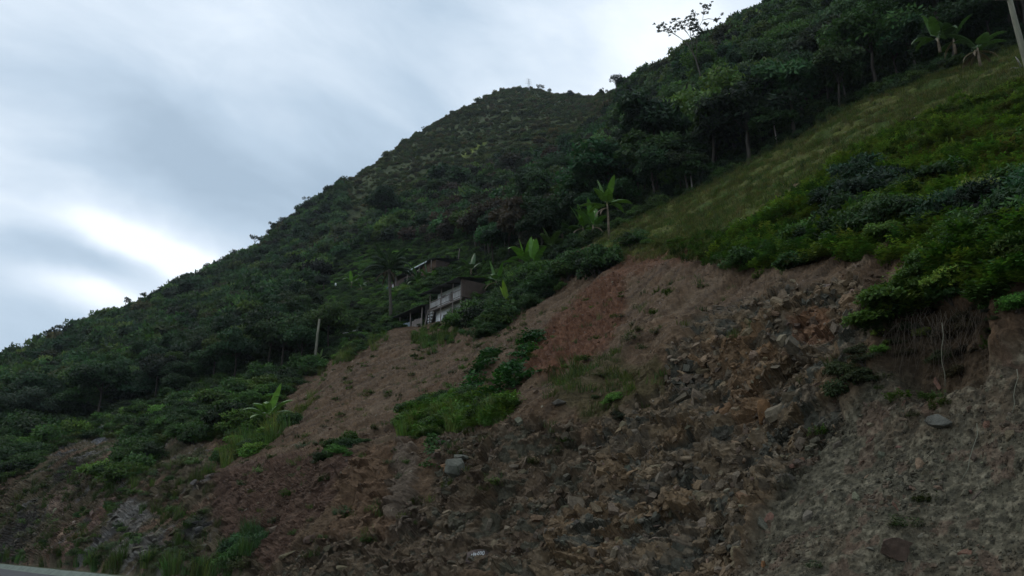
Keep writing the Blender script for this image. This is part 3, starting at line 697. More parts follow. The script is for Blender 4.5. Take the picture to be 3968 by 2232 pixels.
# rocks: chipped convex lumps and flat shards
def rock_data(seed, sx, sy, sz, cuts=7):
    r_ = np.random.default_rng(seed); import bmesh
    bm = bmesh.new(); pts = r_.normal(size=(22, 3)); pts = pts / np.linalg.norm(pts, axis=1, keepdims=True) * r_.uniform(0.75, 1.05, (22, 1)) * np.array([sx, sy, sz])
    pts[:, 2] = np.clip(pts[:, 2], -0.75 * sz, 0.7 * sz); pts[:, 0] = np.clip(pts[:, 0], -0.8 * sx, 0.85 * sx)
    for p in pts: bm.verts.new(p)
    bmesh.ops.convex_hull(bm, input=bm.verts)
    for v in [v for v in bm.verts if not v.link_faces]: bm.verts.remove(v)
    bmesh.ops.triangulate(bm, faces=bm.faces); bm.verts.index_update()
    v = np.array([x.co[:] for x in bm.verts]); f = np.array([[q.index for q in x.verts] for x in bm.faces]); bm.free(); return v, f
def shard_data(seed, thick):
    """a flat broken plate: irregular polygon, split top, chipped edge"""
    r_ = random.Random(seed); n = r_.choice((4, 5, 5, 6)); v = []; f = []
    an = sorted(r_.uniform(0, 6.283) for _ in range(n)); an = [0.55 * a + 0.45 * (6.283 * i / n) for i, a in enumerate(an)]
    el = r_.uniform(0.45, 0.8)
    ring = [(r_.uniform(0.35, 0.55) * math.cos(a), el * r_.uniform(0.35, 0.55) * math.sin(a)) for a in an]
    tx, ty = r_.uniform(-.3, .3), r_.uniform(-.3, .3)
    for sc_, z in ((1.0, -thick), (1.06, 0.0), (r_.uniform(0.72, 0.95), thick)):
        for x, y in ring: v.append((x * sc_ + r_.uniform(-.03, .03), y * sc_ + r_.uniform(-.03, .03), z + (tx * x + ty * y) * (z > -thick)))
    for k in (0, 1):
        for i in range(n): f.append((k * n + i, k * n + (i + 1) % n, (k + 1) * n + (i + 1) % n)); f.append((k * n + i, (k + 1) * n + (i + 1) % n, (k + 1) * n + i))
    v.append((r_.uniform(-.08, .08), r_.uniform(-.05, .05), thick * r_.uniform(0.9, 1.5))); c = len(v) - 1
    for i in range(n): f.append((2 * n + i, 2 * n + (i + 1) % n, c))
    for i in range(1, n - 1): f.append((0, i + 1, i))
    return np.array(v), np.array(f)
ROCK_I = []; ROCK_O = []
for s in range(14):
    v, f = shard_data(900 + s, (0.06, 0.10, 0.16, 0.24)[s % 4]); ROCK_I.append(npmesh('chip', v, f, M['rockI'])); ROCK_O.append(npmesh('rock', v, f, M['rockO']))
print('protos', round(time.time() - T0, 1))
#@@PART2
# ------------------------------------------------------------------ concrete ditch along the foot of the cut
ditch = empty('roadside_ditch', (*(TV * 60 + NV * 11.2), 0.0)); tag(ditch, 'mossy concrete ditch along the road at the foot of the slope', 'ditch')
prof = [(10.42, 0.0), (10.55, 0.03), (10.9, -0.38), (11.4, -0.38), (12.0, 0.10), (12.18, 0.10), (12.18, -0.5), (10.42, -0.5)]
def slab_mesh(ln):
    v = []; 
    for s in (0.02, ln - 0.02):
        for d, z in prof: q = TV * s + NV * (d - 11.2); v.append((q[0], q[1], z))
    n = len(prof); f = [(i, (i + 1) % n, n + (i + 1) % n, n + i) for i in range(n)] + [tuple(range(n))[::-1], tuple(range(n, 2 * n))]
    m = MB(); m.raw(v, f); return m.mesh('slab', M['concrete'])
slab = slab_mesh(3.0)
for k in range(46):
    o = link('slab', slab, ditch); q = TV * (3.0 * k - 70) ; o.location = (q[0], q[1], random.uniform(-0.015, 0.015))

# ------------------------------------------------------------------ forest
clearing = [(1180, 1330), (1225, 1100), (1330, 1010), (1420, 955), (1800, 965), (1960, 1090), (2010, 1120), (1900, 1310)]
lower_clear = [(1180, 1330), (1200, 1180), (1480, 1170), (1640, 1130), (1960, 1090), (1900, 1310)]
inclear = inside(hcx, hcy, clearing)
shrubby = (hcr > 300) & (hcx > 1330) & (hcx < 2420)          # open upper slope below the pylon
base_ok = hvis & (th_c > 2.02) & (th_c < 5.12)
dens = 0.16 * np.ones(len(hcr))
m_for = base_ok & ~inclear & ~shrubby & ((th_c > 2.13) | (hcx > 2470) | (hcx < 1200))
pts, nr = pick(CH, m_for, dens * 1.0)
r_ = np.hypot(pts[:, 0], pts[:, 1])
o_ = np.argsort(r_); pts = pts[o_]; r_ = r_[o_]
sz = np.where(r_ < 170, rng.uniform(0.85, 1.9, len(r_)), rng.uniform(0.75, 1.75, len(r_)))
em = rng.random(len(sz)) < 0.12; sz = np.where(em, sz * 1.5, sz * 0.95)
fx, fy = proj(pts)
sz = np.where((fx > 2350), sz * 1.15, sz); sz = np.where((fx < 1300) & (r_ < 200), sz * 0.8, sz)
keep = poisson(pts, 2.25 * sz); pts = pts[keep]; r_ = r_[keep]; sz = sz[keep]; fx = fx[keep]; fy = fy[keep]
dk = [(52, 74, 44), (44, 66, 42), (62, 84, 44), (74, 92, 46), (48, 58, 42), (60, 62, 42)]
tn = tints(len(pts), dk, 0.33, [.3, .25, .2, .1, .1, .05])
patch = fbm(pts[:, 0] / 38, pts[:, 1] / 38, 3, 401); tn *= np.clip(1 + 0.45 * patch, 0.55, 1.7)[:, None]; tn[:, 0] *= np.clip(1 + 0.25 * patch, 0.8, 1.3)
brown = inside(fx, fy, [(1450, 1100), (1700, 620), (2000, 640), (2450, 560), (2500, 880), (2150, 1000), (1900, 1080)]) & (rng.random(len(fx)) < 0.3)
tn[brown] = tints(int(brown.sum()), [(64, 56, 46), (54, 52, 42)], 0.15)
lit = inside(fx, fy, [(2500, 420), (3300, 0), (3500, 0), (3000, 430), (2700, 480)]) & (rng.random(len(fx)) < 0.45); tn[lit] = tints(int(lit.sum()), [(72, 98, 44), (66, 90, 46)], 0.15)  # light on these crowns is put into a lighter leaf tint
app = sz / r_; vis = (fx > -60) & (fx < 4030) & (fy > -60)
order = np.argsort(-(app * vis)); ind = order[:250]; rest = order[250:]
TG = {'g': ('leafy tree of the dark forest behind the grass slope', 'trees of the forest behind the grass slope'),
      'h': ('leafy tree of the dense wood above the hillside houses', 'trees of the wood above the houses'),
      'l': ('leafy tree of the wooded slope beyond the leaning wooden pole', 'trees of the wooded slope beyond the pole')}
for i in ind:
    k = random.randrange(6); s = sz[i]; p = pts[i]
    key = 'g' if fx[i] > 2400 else ('h' if fx[i] > 1240 else 'l')
    sh_ = tn[i]; adj = 'brownish' if sh_[0] > sh_[1] * 0.93 else ('light green' if sh_[1] > 0.088 else ('blackish green' if sh_[1] < 0.05 else 'dark green'))
    t = empty('forest_tree', (p[0], p[1], p[2] - 0.15), random.random() * 6.283); t.scale = (s, s, s * random.uniform(0.85, 1.2)); tag(t, adj + ' ' + TG[key][0], 'tree', adj + ' ' + TG[key][1])
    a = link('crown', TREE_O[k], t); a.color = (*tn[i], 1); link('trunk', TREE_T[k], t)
nearrest = rest[r_[rest] < 175]; far = rest[r_[rest] >= 175]
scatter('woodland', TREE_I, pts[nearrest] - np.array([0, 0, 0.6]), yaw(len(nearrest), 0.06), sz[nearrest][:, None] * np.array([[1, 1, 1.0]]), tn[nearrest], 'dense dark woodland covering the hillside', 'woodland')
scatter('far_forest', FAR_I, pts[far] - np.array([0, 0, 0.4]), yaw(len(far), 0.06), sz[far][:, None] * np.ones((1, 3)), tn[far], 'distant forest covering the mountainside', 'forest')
# scrub: undergrowth below the trees, and the open slope under the pylon
pm = np.clip(0.5 + 1.3 * fbm(CH[0][:, 0] / 30, CH[0][:, 2] / 18, 4, 441), 0.30, 1.5); pts, nr = pick(CH, (base_ok & shrubby) * pm, 0.40); q = 0.14 + 0.6 * rng.random(len(pts)) ** 2.4; big_ = rng.random(len(pts)) < 0.06; q[big_] *= 1.8
scatter('mountain_scrub', FAR_I, pts - np.array([0, 0, 0.9]) * q[:, None], yaw(len(pts)), q[:, None] * np.array([[1, 1, 0.8]]), tints(len(pts), [(76, 88, 50), (84, 92, 54), (64, 78, 46), (88, 84, 56)], 0.16), 'low scrub on the open mountain slope below the pylon', 'scrub')
pts, nr = pick(CH, hvis & (th_c > 1.99) & (th_c < 3.4) & ~inclear, 0.34); q = rng.uniform(0.9, 1.9, len(pts))
scatter('undergrowth', SHRUB_I, pts - np.array([0, 0, 0.2]), yaw(len(pts)), q[:, None] * np.ones((1, 3)), tints(len(pts), [(50, 68, 40), (62, 82, 42), (44, 58, 38)], 0.2), 'undergrowth between the forest trees', 'undergrowth')
print('forest', round(time.time() - T0, 1))

# ------------------------------------------------------------------ shrubs, grasses and herbs on the banks
shr = []        # (points, sizes, tints, label key)
def shrubs(surface, sx, sy, poly, density, size, cols, key, jit=0.36, sink=0.1, extra=None):
    m = inside(sx, sy, poly)
    if extra is not None: m = m & extra
    p, n_ = pick(surface, m, density)
    if len(p) == 0: return
    q = size[0] * 0.7 + (size[1] * 1.25 - size[0] * 0.7) * rng.random(len(p)) ** 1.7; p = p - np.array([0, 0, 1.0]) * (sink * q)[:, None]
    shr.append((p, q, tints(len(p), cols, jit), np.array([key] * len(p))))
GREEN = [(62, 88, 40), (74, 100, 44), (54, 76, 40)]; DARKG = [(48, 68, 38), (56, 78, 42), (44, 62, 36)]; LIME = [(90, 111, 47), (80, 102, 43), (100, 116, 53)]; OLIVE = [(72, 80, 44), (62, 74, 40)]
KB = 'bank'; KH = 'house'; KL = 'left'; KC = 'clump'
shrubs(CC, cpx, cpy, [(2800, 1035), (2950, 990), (3140, 910), (3250, 860), (3400, 830), (3540, 890), (3968, 830), (4400, 760), (4400, 960), (3968, 900), (3700, 1010), (3340, 990), (3100, 1050), (2900, 1060)], 0.8, (0.6, 1.2), DARKG + GREEN, KB)
shrubs(CC, cpx, cpy, [(3170, 770), (3330, 700), (3480, 700), (3430, 780), (3190, 850)], 0.8, (1.0, 1.6), [(44, 62, 44), (40, 56, 42)], KB)
shrubs(CC, cpx, cpy, [(3640, 830), (3800, 740), (4200, 640), (4200, 900), (3700, 900)], 0.7, (0.9, 1.4), [(44, 66, 40), (40, 60, 42)], KB)
shrubs(CC, cpx, cpy, [(3390, 1180), (3520, 1080), (3700, 960), (3968, 860), (4400, 780), (4400, 1000), (3968, 1060), (3840, 1160), (3600, 1210), (3470, 1330), (3400, 1300)], 2.4, (0.35, 0.7), LIME[:2] + GREEN + [(70, 96, 42)], KB)
shrubs(CC, cpx, cpy, [(3880, 1150), (4300, 1000), (4300, 1250), (3930, 1320), (3850, 1250)], 0.8, (0.3, 0.6), GREEN + DARKG, KB)
shrubs(CC, cpx, cpy, [(1550, 1650), (1590, 1590), (1700, 1545), (1850, 1535), (1960, 1560), (1930, 1640), (1760, 1665), (1640, 1690)], 2.2, (0.45, 0.85), [(72, 98, 46), (62, 86, 42), (54, 74, 40)], KC)
shrubs(CC, cpx, cpy, [(1250, 1790), (1290, 1730), (1350, 1720), (1370, 1760), (1310, 1820)], 1.4, (0.5, 0.8), DARKG + GREEN, KC)
shrubs(CC, cpx, cpy, [(1390, 1720), (1440, 1700), (1460, 1730), (1410, 1745)], 1.0, (0.4, 0.6), DARKG, KC)
shrubs(CC, cpx, cpy, [(2240, 1480), (2330, 1440), (2560, 1460), (2560, 1530), (2420, 1600), (2330, 1650)], 0.35, (0.3, 0.6), OLIVE + GREEN, KC)
shrubs(CC, cpx, cpy, [(3170, 1430), (3330, 1330), (3420, 1330), (3420, 1480), (3260, 1560), (3190, 1540)], 1.6, (0.35, 0.7), [(60, 68, 44), (54, 60, 40)], KC)
shrubs(CC, cpx, cpy, [(2330, 1650), (2400, 1560), (2460, 1580), (2380, 1680)], 1.2, (0.35, 0.6), [(56, 62, 42)], KC)
shrubs(CC, cpx, cpy, [(3430, 1230), (3860, 1170), (3880, 1330), (3790, 1470), (3520, 1490), (3420, 1380)], 3.0, (0.2, 0.42), [(66, 58, 44), (58, 54, 40), (52, 60, 38)], KC)
shrubs(CC, cpx, cpy, [(3400, 1250), (3480, 1330), (3560, 1250), (3700, 1240), (3860, 1180), (3870, 1240), (3700, 1300), (3560, 1330), (3460, 1420), (3400, 1380)], 2.2, (0.2, 0.45), LIME + GREEN, KB)
shrubs(CC, cpx, cpy, [(3300, 760), (3560, 640), (3968, 560), (4300, 480), (4300, 800), (3968, 840), (3540, 880)], 0.14, (0.4, 1.2), GREEN + OLIVE + DARKG, KB)
shrubs(CC, cpx, cpy, [(3390, 1200), (3480, 1180), (3500, 1330), (3450, 1420), (3390, 1400)], 3.0, (0.25, 0.5), LIME + GREEN, KB)
hb = [(1790, 1290), (1850, 1200), (1960, 1110), (2100, 1080), (2300, 1000), (2430, 960), (2480, 900), (2520, 960), (2330, 1060), (2220, 1100), (2060, 1200), (1960, 1260), (1880, 1320)]
shrubs(CC, cpx, cpy, hb, 0.40, (1.1, 2.3), DARKG + GREEN, KH)
shrubs(CC, cpx, cpy, [(1560, 1300), (1680, 1270), (1800, 1280), (1790, 1340), (1640, 1350)], 0.18, (0.5, 0.9), GREEN, KH)
shrubs(CC, cpx, cpy, [(1240, 1420), (1280, 1330), (1480, 1270), (1500, 1300), (1330, 1400)], 0.4, (0.6, 1.2), GREEN, KH)
shrubs(CH, hcx, hcy, [(1180, 1420), (1215, 1080), (1320, 985), (1420, 930), (1800, 940), (1970, 1075), (2020, 1120), (1900, 1250), (1450, 1300)], 0.75, (0.8, 1.5), GREEN + DARKG + [(72, 98, 44)], KH, extra=th_c > 1.98)
shrubs(CH, hcx, hcy, [(1380, 1105), (1480, 1075), (1640, 1075), (1740, 1060), (1740, 1110), (1560, 1150), (1400, 1160)], 0.9, (1.5, 2.2), GREEN + DARKG, KH, extra=(th_c > 1.98) & (hcr < 133))
lf1 = [(-300, 1400), (0, 1650), (200, 1690), (340, 1660), (480, 1600), (640, 1510), (800, 1430), (1000, 1400), (1250, 1350), (1250, 1440), (1180, 1470), (1100, 1560), (1050, 1640), (880, 1710), (760, 1720), (640, 1690), (480, 1700), (330, 1700), (200, 1760), (80, 1850), (-300, 1940)]
shrubs(CC, cpx, cpy, lf1, 0.22, (1.0, 2.3), DARKG + GREEN, KL, extra=~(inside(cpx, cpy, [(760, 1540), (870, 1430), (890, 1470), (790, 1560)]) | inside(cpx, cpy, [(360, 1750), (430, 1640), (450, 1650), (410, 1750)])))
shrubs(CC, cpx, cpy, [(-300, 1400), (0, 1600), (250, 1650), (180, 1760), (40, 1850), (-300, 1930)], 0.10, (2.2, 3.4), DARKG, KL)
shrubs(CC, cpx, cpy, [(380, 1840), (480, 1740), (620, 1720), (600, 1800), (480, 1880)], 0.25, (1.2, 2.0), GREEN, KL)
shrubs(CC, cpx, cpy, [(820, 1820), (880, 1700), (1020, 1630), (1150, 1600), (1140, 1680), (1020, 1760), (900, 1800)], 0.35, (0.7, 1.2), GREEN + LIME[:1], KL)
shrubs(CC, cpx, cpy, [(100, 2180), (250, 2000), (420, 1900), (700, 1850), (820, 1880), (700, 2000), (480, 2100), (300, 2200)], 0.03, (0.5, 1.1), OLIVE + GREEN, KL)
shrubs(CC, cpx, cpy, [(850, 2130), (960, 2040), (1060, 2080), (1000, 2180), (880, 2210)], 0.9, (0.5, 0.9), [(54, 78, 50), (60, 84, 44)], KL)
sp = np.concatenate([a[0] for a in shr]); sq = np.concatenate([a[1] for a in shr]); st_ = np.concatenate([a[2] for a in shr]); sk = np.concatenate([a[3] for a in shr])
sx_, sy_ = proj(sp); sr = np.hypot(sp[:, 0], sp[:, 1]); sv = (sx_ > -20) & (sx_ < 3990) & (sy_ > 0) & (sy_ < 2250)
od = np.argsort(-(sq / sr) * sv)
SG = {KB: ('leafy shrub on the overgrown bank beside the grass slope', 'shrubs on the overgrown bank'), KH: ('bush growing round the hillside houses', 'bushes round the hillside houses'),
      KL: ('bush on the overgrown slope beyond the brown earth scarp', 'bushes on the overgrown slope'), KC: ('bush growing on the bare road cut', 'bushes on the bare road cut')}
for i in od[:260]:
    sh_ = st_[i]; adj = 'bright green' if sh_[1] > 0.13 else ('mid green' if sh_[1] > 0.075 else 'dark green'); adj = ('large ' if sq[i] > 1.3 else ('small ' if sq[i] < 0.7 else '')) + adj
    k = random.randrange(5); s = sq[i]; t = empty('shrub', sp[i], random.random() * 6.283); t.scale = (s, s, s * random.uniform(0.8, 1.1)); tag(t, adj + ' ' + SG[sk[i]][0], 'shrub', adj + ' ' + SG[sk[i]][1])
    a = link('foliage', SHRUB_O[k][0], t); a.color = (*st_[i], 1); link('stems', SHRUB_O[k][1], t)
o2 = od[260:]
scatter('shrubbery', SHRUB_I, sp[o2], yaw(len(o2)), sq[o2][:, None] * np.array([[1, 1, 0.85]]), st_[o2], 'smaller shrubs filling the overgrown banks', 'shrubbery')
print('shrubs', len(sp), round(time.time() - T0, 1))
# herbs, grass
def scat(name, protos, jobs, label, cat, tilt=0.15):
    ps, qs, ts = [], [], []
    for poly, density, size, cols in jobs:
        if poly is None: continue
        m = inside(cpx, cpy, poly) if not callable(poly) else poly()
        p, n_ = pick(CC, m, density)
        ps.append(p); qs.append(rng.uniform(size[0], size[1], len(p))); ts.append(tints(len(p), cols, 0.2))
    p = np.concatenate(ps); q = np.concatenate(qs); t = np.concatenate(ts)
    print(name, len(p)); return scatter(name, protos, p, yaw(len(p), tilt), q[:, None] * np.ones((1, 3)), t, label, cat)
def band(path, wd):
    path = np.array(path, float); m = np.zeros(len(cpx), bool)
    for a, b in zip(path[:-1], path[1:]):
        d = b - a; t = np.clip(((cpx - a[0]) * d[0] + (cpy - a[1]) * d[1]) / (d @ d), 0, 1); m |= np.hypot(cpx - a[0] - t * d[0], cpy - a[1] - t * d[1]) < wd
    return m
zc_ = {k: v[:-1, :-1].ravel() for k, v in ZB.items()}
scat('ground_cover', HERB, [
    (lambda: zc_['lime'] * (cpx < 4350) * np.clip(0.5 + 1.2 * fbm(CC[0][:, 0] * 0.4, CC[0][:, 1] * 0.4, 3, 451), 0.1, 1.5), 5.0, (0.4, 1.5), LIME + [(64, 84, 40), (78, 80, 44)]),
    ([(2760, 990), (2900, 880), (3160, 700), (3420, 640), (4300, 500), (4300, 1000), (3700, 1060), (3340, 1010), (2900, 1060)], 2.5, (0.7, 1.5), GREEN + LIME),
    ([(3390, 1180), (3700, 960), (4300, 780), (4300, 1000), (3840, 1170), (3560, 1220), (3420, 1330)], 10.0, (0.6, 1.2), LIME[:2] + GREEN),
    ([(2550, 960), (2800, 900), (2950, 900), (2950, 1080), (2800, 1040), (2600, 1000)], 1.5, (0.6, 1.2), OLIVE + GREEN),
    ([(1550, 1660), (1590, 1590), (1700, 1545), (1850, 1535), (2000, 1560), (1930, 1650), (1760, 1670), (1640, 1700)], 9.0, (0.6, 1.2), [(74, 102, 46), (86, 108, 50)]),
    ([(3200, 1400), (4200, 1200), (4200, 2300), (3100, 2300)], 0.25, (0.25, 0.6), OLIVE + GREEN),
    ([(3500, 1480), (3760, 1480), (3700, 1750), (3480, 1700)], 1.0, (0.25, 0.6), OLIVE + GREEN),
    ([(1000, 1500), (2400, 1100), (2900, 1050), (2500, 1600), (1300, 2200), (900, 2000)], 0.10, (0.35, 0.8), OLIVE + GREEN),
    (lambda: zc_['left'] * (cpy > 1780), 0.14, (0.5, 1.2), OLIVE + GREEN),
    (lf1, 0.9, (0.8, 1.6), GREEN + OLIVE)], 'low leafy weeds and ground cover on the banks', 'weeds')
scat('short_grass', SHORT, [
    (lambda: zc_['grass'] * (cpx < 4350) * np.clip(0.55 + 1.1 * fbm(CC[0][:, 0] * 0.35, CC[0][:, 1] * 0.35, 3, 411), 0.05, 1.6), 7.0, (0.5, 1.7), [(82, 88, 46), (68, 84, 38), (78, 80, 44), (92, 86, 54), (60, 78, 36)]),
    (lambda: zc_['lime'] * (cpx < 4350), 1.6, (0.8, 1.6), LIME),
    ([(2330, 1000), (2480, 940), (2850, 940), (2830, 1000), (2480, 1010)], 4.0, (0.8, 1.6), [(84, 84, 48), (78, 84, 44)]),
    (lambda: zc_['dimgreen'], 2.5, (0.7, 1.5), OLIVE),
    ([(1000, 1500), (2400, 1100), (2900, 1050), (2500, 1600), (1300, 2200), (900, 2000)], 0.16, (0.5, 1.3), OLIVE)], 'short dry grass on the slope', 'grass')
scat('tall_grass', TALL + TUFT, [
    (lambda: zc_['grass'] * (cpx < 4350) * (fbm(CC[0][:, 0] * 0.5, CC[0][:, 1] * 0.5, 2, 421) > 0.25), 0.5, (0.3, 0.6), [(70, 76, 42), (60, 74, 38)]),
    (lambda: band([(2440, 930), (2560, 850), (2700, 738), (3010, 570), (3300, 408), (3700, 255), (4000, 170)], 16), 0.8, (0.35, 0.8), [(84, 84, 50), (72, 80, 44)]),
    ([(1250, 1410), (1270, 1340), (1400, 1290), (1510, 1280), (1500, 1330), (1400, 1390), (1300, 1420)], 0.9, (0.6, 1.2), [(78, 96, 46), (68, 86, 42), (90, 96, 54)]),
    ([(1590, 1330), (1640, 1280), (1790, 1270), (1800, 1310), (1660, 1380)], 0.8, (0.6, 1.2), [(78, 96, 46), (66, 86, 42)]),
    ([(800, 1840), (880, 1740), (1000, 1660), (1140, 1610), (1160, 1640), (1040, 1740), (900, 1800)], 0.7, (0.7, 1.4), [(82, 100, 48), (70, 90, 44), (92, 98, 54)]),
    ([(1060, 1680), (1150, 1620), (1230, 1480), (1260, 1420), (1280, 1440), (1190, 1600), (1100, 1690)], 0.6, (0.4, 0.9), [(76, 96, 42), (88, 104, 48)]),
    ([(1550, 1690), (1600, 1620), (1720, 1590), (1880, 1580), (1930, 1640), (1760, 1680)], 4.0, (0.5, 0.8), [(82, 106, 46), (96, 104, 54)]),
    ([(840, 2180), (950, 2060), (1040, 2080), (980, 2200)], 1.2, (0.5, 0.9), [(56, 78, 50), (64, 84, 46)]),
    ([(1560, 2060), (1610, 2010), (1630, 2040), (1590, 2080)], 3.0, (0.3, 0.5), [(76, 92, 52)]),
    (lambda: zc_['left'] * (cpy > 1820), 0.10, (0.4, 0.9), OLIVE + [(70, 86, 44)]),
    (lambda: inside(cpx, cpy, [(-300, 2150), (300, 2180), (900, 2190), (1000, 2300), (-300, 2300)]), 1.2, (0.5, 1.0), [(66, 92, 50), (76, 88, 48)]),
    (lambda: inside(cpx, cpy, [(1950, 1300), (3000, 1130), (3400, 1150), (3300, 1500), (2200, 1700)]), 0.08, (0.35, 0.7), OLIVE)], 'tall green grass in tufts along the edges of the cut', 'tall grass')
# climbing vine in strips over the bare earth
scat('creeping_vine', VINE, [
    (lambda: band([(1800, 1570), (1850, 1470), (1910, 1375)], 13), 5.0, (0.9, 1.5), [(46, 76, 40), (54, 86, 44), (40, 68, 36)]),
    (lambda: band([(1890, 1590), (1960, 1490), (2000, 1420), (2070, 1310)], 18), 5.0, (0.9, 1.5), [(46, 76, 40), (54, 86, 44), (40, 68, 36)]),
    (lambda: band([(1970, 1500), (2060, 1450)], 12), 4.0, (0.9, 1.4), [(46, 76, 40), (42, 70, 36)]),
    (lambda: band([(1760, 1590), (1900, 1575)], 16), 4.0, (0.8, 1.3), [(50, 80, 40)]),
    (lambda: band([(1680, 1700), (1665, 1800)], 12), 8.0, (0.5, 0.8), [(54, 80, 42)])], 'dark green creeping vine running in strips down the bare earth', 'creeper', 0.3)
print('grass', round(time.time() - T0, 1))

# ------------------------------------------------------------------ loose rock
def rockpts(mask, density): return pick(CC, mask, density)
cells_alb = alb[:-1, :-1].reshape(-1, 3)
rockm = np.clip(zc_['rock'] * 1.0 + zc_['block'] * 0.3, 0, 1) * (cpx > -50) * (cpx < 4050)
BED = np.array([-0.75, -0.25, 0.6])
def orient(n_, spread):
    """lie roughly in the slope with random turn"""
    e = []
    for v in n_:
        b = BED if random.random() < 0.55 else v
        q = Vector(0.5 * v + 0.6 * b + rng.normal(0, spread, 3)).to_track_quat('Z', 'Y') @ Euler((0, 0, random.random() * 6.283)).to_quaternion(); e.append(q.to_euler()[:])
    return np.array(e).reshape(-1, 3)
def chips(mask, density, lo, hi, power, spread, cols, bury=0.15):
    p, n_ = rockpts(mask, density); q = lo + (hi - lo) * rng.random(len(p)) ** power * np.clip(0.55 + 1.1 * fbm(p[:, 0] * 0.55, (p[:, 1] + p[:, 2]) * 0.4, 3, 431), 0.15, 1.3)
    base_c = cells_alb[pick.last]; tc_ = tints(len(p), cols, 0.14); own = rng.random((len(p), 1)) < 0.35
    return p + n_ * (q * bury)[:, None] * 0.5, n_, q, np.where(own, tc_ * 0.6 + base_c * 0.4, base_c * rng.uniform(0.85, 1.5, (len(p), 1))), spread
RC = [(110, 101, 87), (122, 110, 92), (94, 91, 81), (124, 103, 80), (102, 92, 78), (134, 122, 104)]; SCR = [(100, 95, 81), (110, 103, 88), (90, 84, 70), (114, 97, 80)]; ERT = [(108, 90, 76), (124, 108, 94), (92, 76, 66), (136, 124, 112)]
vis_c = (cpx > -60) & (cpx < 4060) & (cpy < 2300)
batches = [chips(zc_['rock'] * vis_c, 60.0, 0.05, 0.46, 3.0, 0.32, RC, -0.12), chips(zc_['block'] * (1 - zc_['rock']) * vis_c, 70.0, 0.04, 0.36, 4.0, 0.32, [(98, 88, 74), (86, 80, 68), (106, 92, 76)], 0.0), chips(zc_['scree'] * vis_c, 260.0, 0.02, 0.15, 3.2, 0.6, SCR, 0.1),
           chips(np.clip(1 - rockm - zc_['scree'] - zc_['left'] - zc_['grass'] - zc_['lime'], 0, 1) * vis_c * (cpy > 1000), 9.0, 0.04, 0.30, 4.0, 0.35, ERT), chips(zc_['left'] * vis_c * (cpy > 1750), 1.1, 0.12, 0.9, 3.0, 0.25, SCR + ERT), chips(np.clip(zc_['lgrey'] + zc_['lpink'] + zc_['ldark'] + zc_['ldark2'] + zc_['ldark3'] + zc_['lblue'], 0, 1) * vis_c, 1.2, 0.2, 0.9, 2.0, 0.15, [(104, 99, 92), (98, 88, 78)], -0.2)]
bp_ = np.concatenate([b[0] for b in batches]); bn = np.concatenate([b[1] for b in batches]); bq = np.concatenate([b[2] for b in batches]); bt = np.concatenate([b[3] for b in batches]); bs_ = np.concatenate([np.full(len(b[0]), b[4]) for b in batches])
# the 300 that show largest are pieces of the slope in their own right
mp, mn = rockpts(rockm * (cpy > 1100) * (cpx > 0) * (cpx < 3968) * (cpy < 2232), 4.0); k = rng.choice(len(mp), min(225, len(mp)), replace=False); big_n = mn[k]; big_q = 0.26 + 0.5 * rng.random(len(k)) ** 2.2; big_p = mp[k] - big_n * (0.05 * big_q)[:, None]; big_t = 0.45 * tints(len(k), RC, 0.1) + 0.6 * cells_alb[pick.last[k]]
mp, mn = rockpts(zc_['scree'] * (cpy < 2232) * (cpx < 3968), 5.0); k = rng.choice(len(mp), 50, replace=False); big_p = np.concatenate([big_p, mp[k]]); big_n = np.concatenate([big_n, mn[k]]); big_q = np.concatenate([big_q, rng.uniform(0.16, 0.4, 50)]); big_t = np.concatenate([big_t, tints(50, SCR + [(112, 86, 74)], 0.12)])
e_ = orient(big_n, 0.3)
for i in range(len(big_p)):
    o = link('rock', ROCK_O[random.randrange(14)], cut_slope); o.location = big_p[i]; o.rotation_euler = e_[i]; s = big_q[i]; o.scale = (s * random.uniform(.8, 1.3), s * random.uniform(.7, 1.1), s * random.uniform(.7, 1.3)); o.color = (*big_t[i], 1)
ex = orient(bn, 0.42)
st = scatter('loose_stones', ROCK_I, bp_, ex, bq[:, None] * np.array([[1, 1, 0.8]]), bt, 'loose stones and broken rock chips strewn over the cut', 'stones')
print("rocks", len(bp_), rockm.sum(), len(mp), round(time.time() - T0, 1))
#@@PART3
# ------------------------------------------------------------------ houses on the hillside
UANG = math.atan2(math.cos(R(37.3)), -math.sin(R(37.3)))
def frame_at(name, px, py, r):
    p = P(px, py, r); o = empty(name, p, UANG); return o
def bx(parent, name, mat, a, b, **k):
    # u along the facade, v uphill, z up
    return MB().box((a[0], -b[1], a[2]), (b[0], -a[1], b[2])).build(name, mat, parent)
H = frame_at('balcony_house', 1790, 1080, 92.0); H.location.z -= 4.3
tag(H, 'two-storey white hillside house with wooden balcony and brown end wall', 'house')
bx(H, 'end_wall', M['brownwall'], (-0.1, 0.0, 2.05), (0.1, 3.9, 4.25))['label'] = 'rough brown end wall'
bx(H, 'end_wall', M['darkwood'], (-0.05, 0.5, -1.2), (0.1, 3.9, 2.0))
bx(H, 'back_wall', M['plaster'], (0.1, 3.7, -1.2), (7.3, 3.9, 4.4))
def holed(parent, name, mat, u0, u1, z0, z1, v0, v1, holes):
    """a wall in front of which openings are left free: built from piers and lintels"""
    m = MB(); us = sorted({u0, u1, *[h[0] for h in holes], *[h[1] for h in holes]})
    for a, b in zip(us[:-1], us[1:]):
        hs = [h for h in holes if h[0] <= a + 1e-6 and h[1] >= b - 1e-6]
        if not hs: m.box((a, -v1, z0), (b, -v0, z1))
        for h in hs:
            if h[2] > z0: m.box((a, -v1, z0), (b, -v0, h[2]))
            if h[3] < z1: m.box((a, -v1, h[3]), (b, -v0, z1))
    return m.build(name, mat, parent)
